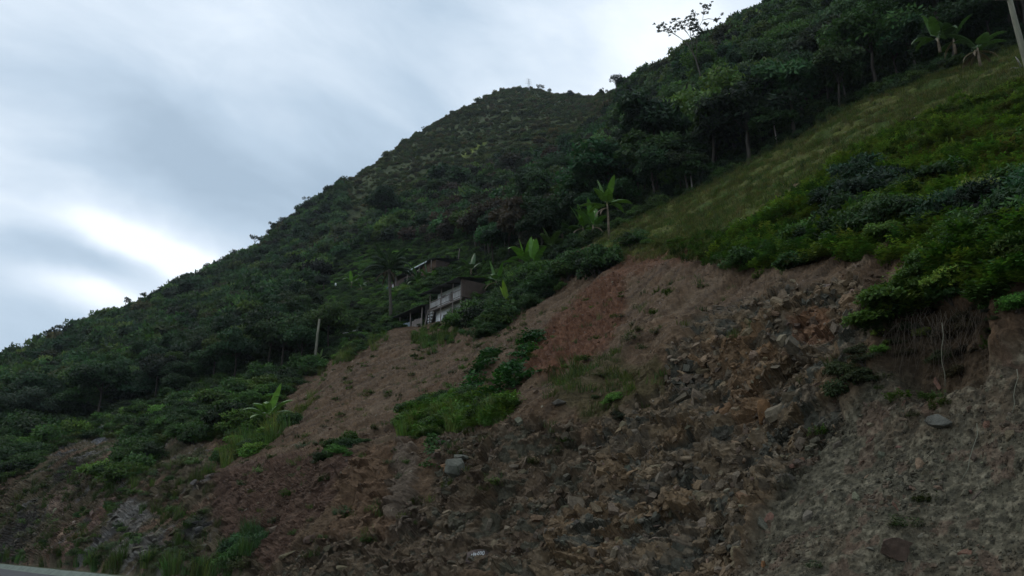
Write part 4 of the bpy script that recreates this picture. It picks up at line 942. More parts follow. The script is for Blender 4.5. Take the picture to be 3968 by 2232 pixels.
holed(H, 'upper_wall', M['plaster'], 0.1, 7.3, 2.05, 4.3, 1.2, 1.32, [(1.0, 1.9, 2.05, 3.9), (3.6, 4.5, 2.05, 3.9), (5.4, 6.3, 2.9, 3.8)])
lw = holed(H, 'lower_wall', M['plaster'], 0.1, 7.3, -1.2, 1.98, 1.0, 1.15, [(4.6, 5.5, 0.1, 1.1), (1.2, 2.2, -1.2, 1.2)])
for a in ((1.0, 1.9, 2.05, 3.9), (3.6, 4.5, 2.05, 3.9)):
    d = bx(H, 'door', M['darkwood'], (a[0] + .03, 1.27, a[2]), (a[1] - .03, 1.33, a[3] - .03)); bx(d, 'handle', M['steel'], (a[0] + .1, 1.24, a[2] + .9), (a[0] + .14, 1.27, a[2] + 1.0))
for a in ((5.4, 6.3, 2.9, 3.8, 1.2), (4.6, 5.5, 0.1, 1.1, 1.0)):
    wn = bx(H, 'window', M['dark'], (a[0], a[4] + .1, a[2]), (a[1], a[4] + .13, a[3]))
    m = MB()
    for q in ((a[0] - .05, a[2] - .05, a[1] + .05, a[2]), (a[0] - .05, a[3], a[1] + .05, a[3] + .05), (a[0] - .05, a[2], a[0], a[3]), (a[1], a[2], a[1] + .05, a[3]), ((a[0] + a[1]) / 2 - .02, a[2], (a[0] + a[1]) / 2 + .02, a[3])):
        m.box((q[0], -a[4] - .06, q[1]), (q[2], -a[4] + .03, q[3]))
    m.build('frame', M['wood'], wn)
for k in range(8): bx(H, 'floor_board', M['wood'], (0.12, 0.0 + k * 0.15, 1.99), (7.35, 0.14 + k * 0.15, 2.04))
bx(H, 'floor_beam', M['wood'], (0.1, 0.02, 1.83), (7.35, 0.14, 1.985))
for u in (0.25, 2.0, 4.65, 7.28):
    MB().tube([(u, -0.06, -1.6), (u, -0.06, 2.2), (u, -0.06, 4.28)], 0.065, 6).build('post', M['wood'], H)
MB().tube([(8.1, 0.5, -2.0), (7.7, 0.3, 0.3), (7.35, 0.1, 2.1)], 0.08, 6).build('brace', M['wood'], H)
MB().tube([(8.6, 0.3, -2.2), (8.55, 0.3, 2.6)], 0.07, 6).build('post', M['wood'], H)
rail = bx(H, 'top_rail', M['wood'], (0.3, -0.02, 2.98), (7.3, 0.06, 3.05)); bx(H, 'bottom_rail', M['wood'], (0.3, -0.02, 2.16), (7.3, 0.06, 2.22))
bal = MB().box((-0.03, -0.03, 2.22), (0.03, 0.03, 2.98)).mesh('baluster', M['wood'])
for k in range(24):
    u = 0.45 + k * 0.29
    o = link('baluster', bal, H); o.location = (u, -0.02, 0)
for k in range(12):
    if k in (3, 4): continue
    bx(H, 'railing_board', M['plaster'], (0.32 + k * 0.58, 0.07, 2.24), (0.86 + k * 0.58, 0.085, 2.90))
for k in range(6):
    z = 1.65 - k * 0.36; bx(H, 'stair_step', M['plaster'], (6.9 - 0.30 * (k % 2) * 0 + 0.20 * k, 0.15, z), (7.6 + 0.14 * k, 0.45, z + 0.20))
MB().tube([(6.9, -0.5, 1.9), (8.2, -0.5, -0.6)], 0.06, 5).build('stair_stringer', M['wood'], H)
for k in range(9):
    u0 = -0.45 + k * 0.96; m = MB(); n = 5
    v = []
    for i in range(n + 1):
        u = u0 + 0.99 * i / n; dz = 0.025 * (i % 2)
        v += [(u, 0.75, 4.26 + dz), (u, -4.3, 5.15 + dz)]
    f = [(2 * i, 2 * i + 1, 2 * i + 3, 2 * i + 2) for i in range(n)]
    lower = [(a, b, c - 0.02) for a, b, c in v]; nb_ = len(v)
    m.raw(v + lower, f + [tuple(reversed([q + nb_ for q in t])) for t in f] + [(2 * i, 2 * i + 2, nb_ + 2 * i + 2, nb_ + 2 * i) for i in range(n)] + [(2 * i + 1, nb_ + 2 * i + 1, nb_ + 2 * i + 3, 2 * i + 3) for i in range(n)])
    m.build('roof_sheet', M['roofmetal'], H).location.z = 0.006 * (k % 2)
for u in (0.1, 2.4, 4.8, 7.2): MB().tube([(u, 0.6, 4.2), (u, -4.0, 5.03)], 0.05, 5).build('rafter', M['darkwood'], H)
MB().tube([(4.0, -2.0, 4.7), (4.0, -2.0, 5.7)], 0.09, 7).build('vent_pipe', M['palemetal'], H)

Sh = frame_at('open_shed', 1640, 1238, 99.0); tag(Sh, 'dark open-sided shed with sagging sheet roof below the house', 'shed')
for u in (0.4, 3.2, 6.0, 8.6): MB().tube([(u, 0, -1.0), (u + random.uniform(-.1, .1), 0, 1.7)], 0.07, 6).build('post', M['wood'], Sh)
for u in (0.4, 4.2, 8.6): MB().tube([(u, -2.8, -0.6), (u, -2.8, 2.3)], 0.07, 6).build('post', M['darkwood'], Sh)
bx(Sh, 'back_wall', M['darkwood'], (-0.4, 2.85, -1.0), (9.0, 2.95, 2.3))
bx(Sh, 'end_wall', M['darkwood'], (-0.5, 0.0, -1.0), (-0.42, 2.9, 1.9))
for k in range(3): bx(Sh, 'half_wall_panel', M['bluesheet'], (3.3 + k * 0.95, 0.02, -0.2), (4.18 + k * 0.95, 0.05, 0.45 + 0.08 * (k % 2)))
for k in range(4): bx(Sh, 'half_wall_panel', M['wood'], (0.5 + k * 0.62, 0.02, -0.6), (1.05 + k * 0.62, 0.05, 0.35 + 0.05 * (k % 3)))
for k in range(9):
    u0 = -0.6 + k * 1.0; m = MB()
    m.box((0, 0, 0), (1.03, 4.0, 0.03), Matrix.Translation((u0, -3.3, 2.42 + 0.012 * (k % 2))) @ Matrix.Rotation(-0.18, 4, 'X')); m.build('roof_sheet', M['roofmetal'], Sh)
for k in range(4):
    m = MB(); m.box((0, -1.0, 0), (3.0, 0.0, 0.03), Matrix.Translation((8.3, 0.6 - k * 0.98, 1.9 + 0.012 * (k % 2))) @ Matrix.Rotation(0.62, 4, 'Y')); m.build('roof_sheet', M['darkwood'], Sh)
MB().tube([(10.6, 0.2, -1.4), (10.5, 0.2, 0.5)], 0.09, 6).build('post', M['darkwood'], Sh)

gu = G(1655, 1100); ru = math.hypot(gu.x, gu.y); U = frame_at('upper_house', 1655, 1062, ru - 1.0); tag(U, 'low brown house with pale roof edge half hidden above the balcony house', 'house')
bx(U, 'front_wall', M['brownwall'], (1.6, 0.0, -2.5), (12.5, 0.15, 1.5))
bx(U, 'front_wall', M['ochre'], (-2.6, 0.0, -2.5), (1.58, 0.15, 1.85))['label'] = 'ochre mud wall section'
bx(U, 'end_wall', M['brownwall'], (-2.75, 0.0, -2.5), (-2.62, 4.2, 1.85))
bx(U, 'back_wall', M['brownwall'], (-2.6, 4.1, -1.5), (12.5, 4.25, 2.3))
for a in (2.6, 7.0): bx(U, 'doorway_shade_panel', M['dark'], (a, -0.03, -0.7), (a + 0.9, -0.01, 1.2))  # dark panels on the solid wall, painting the shade of an opening
bx(U, 'window', M['dark'], (4.6, -0.03, 0.1), (5.5, -0.01, 0.9))
for k in range(11):
    u0 = -3.1 + k * 1.45; m = MB(); m.box((0, 0, 0), (1.48, 5.4, 0.03), Matrix.Translation((u0, -4.6, 2.75 + 0.012 * (k % 2))) @ Matrix.Rotation(-0.16, 4, 'X')); m.build('roof_sheet', M['roofmetal'], U)
for k in range(3): bx(U, 'fascia', M['palemetal'], (-1.2 + 2.5 * k, -0.92, 1.62 - 0.02 * k), (1.25 + 2.5 * k, -0.86, 1.84 - 0.02 * k))
for u in (-2.4, 1.5, 5.5, 9.5, 12.2): MB().tube([(u, 0.7, -2.5), (u, 0.7, 1.7)], 0.07, 6).build('post', M['wood'], U)
bx(U, 'yard_wall', M['ochre'], (8.8, -1.6, -2.6), (14.5, -1.45, -1.0))
MB().tube([(8.6, 1.1, 0.55), (11, 1.1, 0.42), (13.5, 1.1, 0.5)], 0.015, 4).build('clothes_line', M['wood'], U)
def cloth_at(u, w_, h, mat, label):
    n = 7; v = []; f = []
    for j in range(4):
        for i in range(n): v.append((u + w_ * i / (n - 1), 1.1 + 0.05 * math.sin(i * 2.1 + j), 0.44 - h * j / 3))
    for j in range(3):
        for i in range(n - 1): f.append((j * n + i, j * n + i + 1, (j + 1) * n + i + 1, (j + 1) * n + i))
    m = MB(); m.raw(v, f); m.raw([(a, b + 0.02, c) for a, b, c in v], [tuple(reversed(q)) for q in f])
    me = m.mesh('hanging_cloth', mat); o = link('hanging_cloth', me); o.matrix_world = Matrix.Translation(U.location) @ Matrix.Rotation(UANG, 4, 'Z'); tag(o, label, 'cloth')
cloth_at(10.2, 1.1, 0.9, M['cloth'], 'red cloth hanging on the line beside the upper house')
cloth_at(11.5, 0.6, 0.8, M['clothb'], 'teal cloth hanging on the line beside the upper house')
cloth_at(9.5, 0.5, 0.6, M['clothw'], 'pale cloth hanging on the line beside the upper house')

# ------------------------------------------------------------------ poles, pipe, log, pylon
def pole(name, a, b, r, rad, label, cat, mat=None, parts=True):
    base = P(a[0], a[1], r); top = P(b[0], b[1], r * 0.995); o = empty(name, base); tag(o, label, cat); d = top - base
    MB().tube([-d * 0.12, d * 0.35 + Vector((0.03, 0, 0)), d * 0.7 - Vector((0.02, 0, 0)), d], [rad, rad * 0.95, rad * 0.85, rad * 0.75], 9).build('shaft', mat or M['pole'], o, True)
    return o, d
g_ = G(1213, 1445); pole('wooden_pole', (1213, 1445), (1238, 1236), math.hypot(g_.x, g_.y) - 0.5, 0.17, 'tall bare wooden pole leaning at the edge of the earth cut', 'pole')
o, d = pole('utility_pole', (4025, 440), (3896, -70), 52.0, 0.19, 'thick grey utility pole leaning over the top of the grass slope', 'pole')
MB().tube([d * 0.86 + Vector((-0.9, 0, 0)), d * 0.86 + Vector((0.9, 0, 0))], 0.06, 6).build('crossarm', M['wood'], o)
for u in (-0.75, 0.75): MB().tube([d * 0.86 + Vector((u, 0, 0.05)), d * 0.86 + Vector((u, 0, 0.25))], 0.05, 6).build('insulator', M['palemetal'], o)
pole('thin_post', (1774, 1030), (1781, 964), math.hypot(*G(1774, 1030).xy), 0.10, 'thin pale post standing above the upper house', 'post', M['wood'])
pole('white_post', (1300, 1117), (1301, 1098), math.hypot(*G(1300, 1120).xy) - 1, 0.22, 'short white post in the yard beside the banana plant', 'post', M['white'])
g_ = G(1330, 1300); rp = math.hypot(g_.x, g_.y) - 7.0
o = empty('white_pipe', P(1330, 1292, rp)); tag(o, 'white pipe laid along the grass below the open shed', 'pipe')
for a, b in (((1328, 1292), (1358, 1287)), ((1363, 1285), (1421, 1272))):
    MB().tube([P(a[0], a[1], rp) - o.location, P((a[0] + b[0]) / 2, (a[1] + b[1]) / 2, rp) - o.location, P(b[0], b[1], rp) - o.location], 0.075, 7).build('pipe_section', M['pipe'], o, True)
MB().tube([P(1421, 1272, rp) - o.location, P(1480, 1260, rp) - o.location], 0.06, 6).build('pipe_section', M['wood'], o)
for q in (1345, 1400): MB().tube([P(q, 1290 - (q - 1330) * .2, rp) - o.location, P(q, 1362, rp) - o.location], 0.05, 5).build('support', M['wood'], o)
g_ = GS(3530, 470); rl = math.hypot(g_.x, g_.y) - 0.6
o = empty('fallen_branch', P(3527, 468, rl)); tag(o, 'bare grey branch lying across the grass slope above the leafy bank', 'branch')
lp = [P(*q, rl) - o.location for q in ((3527, 466), (3560, 452), (3600, 446), (3634, 430))]
MB().tube(lp, [0.07, 0.06, 0.055, 0.035], 6).build('limb', M['palebark'], o, True); MB().tube([lp[0], lp[0] + Vector((0, 0.05, -0.55))], [0.05, 0.06], 6).build('stub', M['palebark'], o)
MB().tube([P(3634, 430, rl) - o.location, P(3700, 418, rl) - o.location, P(3770, 398, rl) - o.location], [0.03, 0.02, 0.01], 5).build('limb', M['bark'], o)
g_ = GS(3940, 265); rl = math.hypot(g_.x, g_.y) - 0.5
o = empty('forked_branch', P(3960, 265, rl)); tag(o, 'forked dead branch on the grass beside the thick utility pole', 'branch')
for q in (((3960, 268), (3925, 262), (3900, 275)), ((3958, 262), (3945, 235), (3935, 220))): MB().tube([P(*a, rl) - o.location for a in q], [0.10, 0.07, 0.03], 6).build('limb', M['palebark'], o, True)
# lattice pylon on the summit
pb = G(2049, 350); pb.z -= 0.5; rp_ = math.hypot(pb.x, pb.y)
PY = empty('lattice_pylon', pb, 0.35); tag(PY, 'steel lattice power pylon on the bare summit of the mountain', 'pylon')
hp = 10.5; lat = lambda z: 0.6 * (1 - z / hp) ** 1.0 + 0.25
for sx in (-1, 1):
    for sy in (-1, 1): MB().tube([(sx * lat(0), sy * lat(0), -1), (sx * lat(hp * .6), sy * lat(hp * .6), hp * .6), (sx * .22, sy * .22, hp)], 0.06, 5).build('leg', M['steel'], PY)
for k in range(9):
    z0, z1 = hp * k / 9, hp * (k + 1) / 9; a, b = lat(z0), lat(z1); m = MB()
    for s in (-1, 1):
        m.tube([(-a, s * a, z0), (b, s * b, z1)], 0.03, 4); m.tube([(a, s * a, z0), (-b, s * b, z1)], 0.03, 4); m.tube([(s * a, -a, z0), (s * b, b, z1)], 0.03, 4); m.tube([(s * a, a, z0), (s * b, -b, z1)], 0.03, 4)
    m.build('bracing', M['steel'], PY)
for z, w_ in ((hp * 0.60, 2.6), (hp * 0.78, 2.2), (hp * 0.96, 1.9)):
    for s in (-1, 1):
        m = MB(); m.tube([(0, 0, z + 0.5), (s * w_, 0, z)], 0.06, 4); m.tube([(0, 0, z - 0.1), (s * w_, 0, z)], 0.06, 4); a = m.build('crossarm', M['steel'], PY)
        MB().tube([(s * w_, 0, z), (s * w_, 0, z - 0.9)], 0.07, 5).build('insulator', M['palemetal'], a)

# ------------------------------------------------------------------ bananas, palm, single trees
def blade(ln, wd, n=9, seed=0, droop=1.0, pitch=1.1, fold=0.25, torn=0.3):
    """one broad leaf with midrib: starts at origin heading +x, rising by pitch and arching over"""
    r_ = random.Random(seed); pts = []; a = pitch; p = Vector((0, 0, 0)); st = ln / n
    for i in range(n + 1):
        pts.append((p.copy(), a)); p = p + Vector((math.cos(a), 0, math.sin(a))) * st; a -= droop * (0.4 + 1.4 * i / n) / n
    v = []; f = []; t = []
    for side in (-1, 1):
        for i in range(n):
            (p0, a0), (p1, a1) = pts[i], pts[i + 1]
            def wd_(x): return wd * 0.5 * (max(0.0, math.sin(math.pi * min(1, (x * 0.97 + 0.06)) ** 0.8)) ** 0.55) if x > 0.12 else 0.012
            w0, w1 = wd_(i / n), wd_((i + 1) / n); tear = 0.0 if r_.random() > torn else 0.25 * st
            dz = -fold; nv0 = Vector((-math.sin(a0), 0, math.cos(a0)))
            jit = r_.uniform(-.12, .12) * torn
            e0 = p0 + Vector((math.cos(a0), 0, math.sin(a0))) * (tear + 0.12 * w0) + Vector((0, side * w0, 0)) + nv0 * (dz * w0 + jit * w0)
            e1 = p1 + Vector((math.cos(a1), 0, math.sin(a1))) * (0.12 * w1) + Vector((0, side * w1, 0)) + nv0 * (dz * w1 + jit * w1)
            b = len(v); v += [p0, p1, e1, e0]; f.append((b, b + 1, b + 2, b + 3)); g = r_.uniform(0.85, 1.15); t += [(g * 1.1, g * 1.15, g)] * 2 + [(g, g, g)] * 2
    # midrib, a thin raised strip
    for i in range(n):
        (p0, a0), (p1, a1) = pts[i], pts[i + 1]; rw = 0.03 * (1 - i / n) + 0.006; b = len(v); up = Vector((0, 0, 0.012))
        v += [p0 + Vector((0, -rw, 0)) + up, p0 + Vector((0, rw, 0)) + up, p1 + Vector((0, rw * .9, 0)) + up, p1 + Vector((0, -rw * .9, 0)) + up]; f.append((b, b + 1, b + 2, b + 3)); t += [(1.9, 1.9, 1.7)] * 4
    return npmesh('leaf', np.array([q[:] for q in v]), np.array(f), M['bananaO'], np.array(t))
def banana(px, py, h, ln, label, seed, nleaf=9, stems=1, colr=(70, 104, 34), erect=2, r=None, dead=3, droopy=1.0, group=None):
    rr = random.Random(seed); g_ = G(px, py) if r is None else P(px, py, r)
    g_ = g_ if r else P(px, py, math.hypot(g_.x, g_.y) - 3.2)
    h *= 1.25; ln *= 1.4
    t = empty('banana_plant', g_, rr.random() * 6.28); tag(t, label, 'banana plant', group); c = C(*colr)
    for k in range(stems):
        ox = 0.0 if k == 0 else rr.uniform(-.9, .9); oy = 0.0 if k == 0 else rr.uniform(-.7, .7); hh = h * (1 if k == 0 else rr.uniform(.55, .85))
        MB().tube([(ox, oy, -0.5), (ox + .03, oy, hh * .5), (ox + .08, oy, hh)], [0.15, 0.12, 0.07], 8).build('stem', M['drystraw'] if k == 0 else M['palmbark'], t, True)
        for i in range(nleaf if k == 0 else max(4, nleaf - 4)):
            er = i < erect; me = blade(ln * rr.uniform(.8, 1.1), ln * rr.uniform(.25, .34), 9, rr.random(), (0.35 if er else rr.uniform(1.0, 2.3) * droopy), (rr.uniform(1.2, 1.5) if er else rr.uniform(.35, 1.3)), rr.uniform(.1, .5), 0.2 if er else 0.75)
            o = link('leaf', me, t); o.location = (ox + .08, oy, hh - 0.05 - 0.05 * i); o.rotation_euler = (0, 0, i * 2.4 + rr.uniform(-.3, .3)); b = rr.uniform(.6, 1.05) * (1.15 if er else 0.9); o.color = (c[0] * b, c[1] * b, c[2] * b, 1)
        for i in range(dead if k == 0 else 0):
            me = blade(ln * .7, ln * .10, 7, rr.random(), 1.6, -0.2, .6, .6); o = link('dead_leaf', me, t); o.location = (ox, oy, hh * .8); o.rotation_euler = (0, 0, rr.random() * 6.28); o.color = (*C(104, 90, 74), 1)
    return t
for a in ((2360, 905, 2.9, 2.3, 'tall banana plant with one upright bright leaf beside the grass slope', 11, 9, 1, (78, 108, 44), 2),
          (2262, 915, 1.0, 2.5, 'banana plant with broad upright leaves in front of the dark wood', 12, 7, 1, (84, 122, 42), 4),
          (2300, 920, 1.2, 2.2, 'banana plant squeezed between the tall one and the broad upright one', 24, 6, 1, (70, 104, 40), 3),
          (2180, 935, 0.9, 2.2, 'low dull banana plant among dark bushes by the wood edge', 13, 7, 1, (60, 86, 42), 1),
          (2035, 1060, 1.1, 2.7, 'large banana plant with arching glossy leaves above the bush behind the house', 14, 8, 1, (84, 122, 40), 3),
          (2075, 1055, 0.9, 2.4, 'banana plant leaning against the large glossy one', 25, 6, 1, (74, 108, 40), 2),
          (2105, 965, 1.0, 2.2, 'dark banana plant half hidden behind the glossy arching one', 15, 7, 1, (54, 80, 42), 1),
          (1362, 1120, 1.2, 2.5, 'banana plant with a bright upright leaf beside the upper house', 16, 8, 1, (84, 120, 44), 2),
          (1400, 1130, 0.8, 2.0, 'smaller banana plant between the upper house and the bright-leafed one', 26, 6, 1, (66, 96, 44), 1),
          (1660, 1095, 0.8, 2.0, 'banana plant with a pale drooping leaf between the two houses', 17, 7, 1, (70, 100, 48), 1),
          (1620, 1110, 0.8, 1.9, 'dark banana plant in front of the upper house wall', 27, 6, 1, (60, 88, 42), 2),
          (1825, 1070, 1.0, 2.1, 'banana plant with grey-green drooping leaves above the house roof', 18, 7, 1, (70, 96, 56), 1),
          (1925, 1120, 0.9, 2.1, 'banana plant rising from the bush right behind the brown end wall', 29, 7, 1, (70, 102, 42), 2),
          (2140, 985, 0.9, 2.2, 'banana plant with ragged half-dried leaves in the row below the wood', 30, 7, 1, (78, 100, 48), 1),
          (2225, 930, 0.8, 2.1, 'short banana plant with one folded leaf in the row below the wood', 31, 6, 1, (66, 98, 40), 1),
          (1968, 1195, 0.5, 1.5, 'young yellow-green banana plant at the edge of the earth cut', 19, 5, 1, (112, 140, 46), 3),
          (1030, 1650, 0.8, 1.9, 'low spreading banana plant with pale glossy leaves above the earth scarp', 20, 11, 1, (96, 128, 64), 1)):
    banana(*a, dead=(3 if a[1] == 905 else 1))
banana(3640, 185, 0.9, 2.2, 'dark banana plant at the forest edge above the grass slope', 21, 8, 1, (66, 92, 42), 2, dead=1, r=78)
banana(3700, 190, 0.9, 2.0, 'banana plant crowding the dark one at the forest edge', 28, 6, 1, (58, 84, 40), 2, dead=1, r=78)
banana(3800, 265, 1.8, 2.2, 'banana plant with shaggy dead leaves near the thick utility pole', 22, 6, 1, (72, 98, 54), 0, dead=9, r=77)
banana(1235, 1410, 0.6, 0.9, 'tiny pale-leaved banana shoot at the foot of the leaning pole', 23, 6, 1, (110, 130, 90), 1, dead=2)

# coconut palm by the house
pg = G(1514, 1245); pr = math.hypot(pg.x, pg.y) - 2.0; pbase = P(1514, 1240, pr); ptop = P(1508, 1045, pr)
PT = empty('coconut_palm', pbase); tag(PT, 'tall coconut palm with hanging dead fronds beside the white house', 'palm tree'); d = ptop - pbase
MB().tube([Vector((0, 0, -0.8)), d * 0.3 + Vector((.06, 0, 0)), d * 0.7 + Vector((0.02, 0, 0)), d], [0.30, 0.22, 0.19, 0.24], 9).build('trunk', M['palmbark'], PT, True)
def frond(ln, pitch, droop, seed, width=0.75, n=26):
    r_ = random.Random(seed); a = pitch; p = Vector((0, 0, 0)); st = ln / n; B, A_, N_, L_ = [], [], [], []; path = [p.copy()]
    for i in range(n):
        p = p + Vector((math.cos(a), 0, math.sin(a))) * st; path.append(p.copy()); a -= droop * (0.5 + i / n) / n; x = i / n
        if x > 0.15:
            wl = width * (math.sin(math.pi * (0.12 + 0.82 * (x - .15) / .85)) ** 0.6)
            for s in (-1, 1):
                for h_ in (0, 0.5):
                    ax = Vector((0.55 + .1 * r_.random(), s * 0.85, -0.35 - 0.5 * r_.random())); ax = Vector((ax.x * math.cos(a) - ax.z * math.sin(a) * 0, ax.y, ax.z + ax.x * math.sin(a))).normalized()
                    B.append((p + Vector((math.cos(a), 0, math.sin(a))) * st * h_)[:]); A_.append(ax[:]); N_.append((0, 0.3 * s, 1)); L_.append(wl * r_.uniform(.85, 1.1))
    L_ = np.array(L_); v, f, t = leaves(np.array(B), unit(np.array(A_)), unit(np.array(N_)), L_, np.full(len(L_), 0.13), tone_of(len(L_), .75, 1.25))
    m = MB(); m.tube(path[::3] + [path[-1]], [0.035 * (1 - i / (len(path[::3]) + 1)) + .006 for i in range(len(path[::3]) + 1)], 4); v2 = np.array([q[:] if hasattr(q, 'x') else q for q in m.v]); f2 = np.array([q for q in m.f if len(q) == 4])
    return npmesh('frond', np.concatenate([v, v2]), np.concatenate([f, f2 + len(v)]), M['leafO'], np.concatenate([t, np.full((len(v2), 3), 1.3)]))
for i in range(20):
    er = i < 6
    me = frond(random.uniform(3.6, 4.5), random.uniform(1.1, 1.45) if er else random.uniform(.35, 1.0), random.uniform(.5, .9) if er else random.uniform(1.1, 1.9), i); o = link('frond', me, PT); o.location = d; o.rotation_euler = (0, 0, i * 2.399 + 0.3); o.color = (*C(44, 60, 40), 1) if not er else (*C(52, 74, 44), 1)
for i in range(6):
    me = frond(random.uniform(2.0, 2.8), random.uniform(-.7, -.2), 1.2, 50 + i, 0.35); o = link('dead_frond', me, PT); o.location = d - Vector((0, 0, .15)); o.rotation_euler = (0, 0, i * 1.1); o.color = (*C(92, 80, 68), 1)

def single_tree(name, px, py, r, s, crown, trunk, colr, label, cat='tree', group=None, lean=0.0):
    p = P(px, py, r) if r else G(px, py); t = empty(name, p, random.random() * 6.28); t.scale = (s, s, s); t.rotation_euler[1] = lean; tag(t, label, cat, group); a = link('crown', crown, t); a.color = (*C(*colr), 1); link('trunk', trunk, t); return t
def sparse(nclump, per, Rx, Rz, z0, leaf, h, rad, clump=(0.16, 0.28), mat='bark', nl=12):
    (v, f, t), c, cr = crown_data(nclump, per, Rx, Rz, z0, leaf, clump); return npmesh('crown', v, f, M['leafO'], t), trunk_mesh('trunk', M[mat], h, rad, c, 0.3, nl)
SP = [sparse(9, 55, 3.0, 2.2, 5.0, 0.45, 4.6, 0.16), sparse(7, 50, 2.6, 3.0, 5.2, 0.5, 4.8, 0.15), sparse(11, 50, 3.6, 1.6, 5.4, 0.45, 5.0, 0.17)]
names = [(18, 1400, 1.0), (130, 1335, 0.9), (225, 1290, 0.8), (330, 1270, 1.0), (480, 1195, 1.1), (555, 1165, 0.9), (745, 1088, 1.0), (800, 1060, 1.2), (905, 1000, 1.1), (985, 950, 1.3), (1045, 900, 1.3), (1090, 870, 1.1), (1185, 812, 1.6), (1240, 780, 1.2), (1560, 560, 0.9), (1640, 500, 0.9),
         (1740, 465, 0.8), (1765, 452, 1.0)]
for i, (x, y, s) in enumerate(names):
    c, t_ = SP[i % 3]; a, tn_ = ray(x, y); rr, zz = line_at(RIDGE5, np.array([float(a)])); single_tree('ridge_tree', x, y + 24, float(rr[0]) - 4, s, c, t_, (48, 62, 42), 'thin-crowned tree standing out against the sky along the descending ridge', group='trees along the skyline ridge')
single_tree('summit_tree', 2094, 368, 545, 1.35, SP[0][0], SP[0][1], (50, 62, 46), 'wispy open-crowned tree on the summit right beside the pylon')
single_tree('summit_tree', 2132, 384, 545, 1.25, SP[1][0], SP[1][1], (46, 60, 44), 'rounder open-crowned tree on the summit, second from the pylon')
single_tree('summit_tree', 2006, 366, 548, 0.8, SP[2][0], SP[2][1], (46, 60, 44), 'low bushy tree at the summit shoulder, on the valley side of the pylon')
single_tree('summit_tree', 2208, 392, 520, 1.3, TREE_O[1], TREE_T[1], (34, 48, 38), 'dark compact tree in the saddle between summit and forest spur')
single_tree('spur_tree', 2388, 352, 250, 1.0, *sparse(12, 120, 3.0, 2.4, 4.0, 0.4, 4.2, 0.2, (0.2, 0.36)), (40, 56, 44), 'dark bushy tree standing out where the forest spur meets the sky')
single_tree('spur_tree', 2340, 400, 260, 0.9, SP[1][0], SP[1][1], (60, 74, 60), 'pale feathery tree on the spur next to the dark bushy one')
single_tree('spur_tree', 2930, 100, 235, 1.0, SP[0][0], SP[0][1], (48, 62, 48), 'thin tree on the high forest skyline above the sparse tall tree')
single_tree('spur_tree', 2870, 125, 235, 0.8, SP[1][0], SP[1][1], (64, 76, 62), 'small feathery tree on the high skyline between two taller ones')
# slender pale trunks at the wood's edge
for x, y, r, s, cr_, lab in ((3012, 580, 86.5, 0.9, 2, 'slender pale-trunked tree rising straight from the crest of the grass slope'), (2685, 770, 86, 0.9, 3, 'slim tree with thin pale trunk at the wood edge by the grass'),
                             (3282, 420, 90, 1.0, 5, 'pale-stemmed tree standing in the dark hollow of the forest edge'), (322, 1600, 190, 1.5, 4, 'umbrella-crowned tree with thin pale stem on the overgrown slope')):
    tm = MB().tube([(0, 0, -1), (0.05, 0, 1.5), (-0.05, 0.05, 3.2), (0.05, 0, 5)], [0.11, 0.09, 0.08, 0.05], 7).mesh('trunk', M['palebark'], True); single_tree('slender_tree', x, y, r, s, TREE_O[cr_], tm, (58, 80, 46), lab)
g_ = G(660, 1450); o = empty('bare_stem', P(664, 1450, math.hypot(g_.x, g_.y) - 2)); tag(o, 'thin bare pale stem sticking up from the overgrown slope', 'stem')
rr = math.hypot(o.location.x, o.location.y); MB().tube([P(*q, rr) - o.location for q in ((666, 1462), (660, 1435), (618, 1385))][:2] + [P(650, 1390, rr) - o.location, P(612, 1340, rr) - o.location][:1], [0.16, 0.13, 0.07], 6).build('shaft', M['palebark'], o, True)
MB().tube([P(650, 1395, rr) - o.location, P(640, 1380, rr) - o.location], [0.06, 0.03], 5).build('twig', M['palebark'], o)
single_tree('dark_yard_tree', 1252, 1130, math.hypot(*G(1252, 1130).xy), 0.72, TREE_O[0], MB().tube([(0.2, 0, -1), (0.1, 0, 2), (0, 0, 4.4)], [0.16, 0.14, 0.12], 7).mesh('trunk', M['palmbark'], True), (34, 46, 34), 'small dark round-crowned tree on a bare trunk in the yard')
single_tree('lime_leafed_tree', 2640, 760, 88, 0.72, TREE_O[2], TREE_T[2], (70, 96, 40), 'rounded tree with yellow-green tips where the wood meets the grass')

# tall sparse tree on the skyline with leaf rosettes at the branch ends
rs_ = 150.0; cb = P(2722, 300, rs_); CT = empty('sparse_tall_tree', cb); tag(CT, 'tall sparse tree with leaf rosettes at bare branch tips on the forest skyline', 'tree')
def cp(x, y, dr=0.0): return P(x, y, rs_ + dr) - cb
MB().tube([cp(2722, 330), cp(2712, 285), cp(2698, 235), cp(2680, 200), cp(2660, 165)], [0.16, 0.14, 0.12, 0.10, 0.08], 7).build('trunk', M['palmbark'], CT, True)
brs = [[(2660, 165), (2632, 145), (2605, 128), (2585, 125), (2565, 118)], [(2632, 145), (2608, 128), (2598, 113), (2570, 102)], [(2698, 235), (2682, 190), (2678, 150), (2665, 130), (2640, 105), (2620, 102)], [(2616, 130), (2617, 110), (2620, 85)],
       [(2698, 235), (2700, 170), (2705, 112), (2723, 78), (2727, 40), (2722, 25)], [(2723, 78), (2745, 72), (2780, 78), (2790, 62)], [(2678, 150), (2670, 90), (2660, 70)], [(2665, 130), (2640, 95), (2612, 75)], [(2727, 40), (2745, 28), (2755, 15)], [(2682, 190), (2705, 140), (2725, 118), (2735, 100)], [(2690, 70), (2695, 45)], [(2605, 128), (2570, 100), (2548, 98)], [(2700, 170), (2685, 120), (2690, 70)]]
tips = []
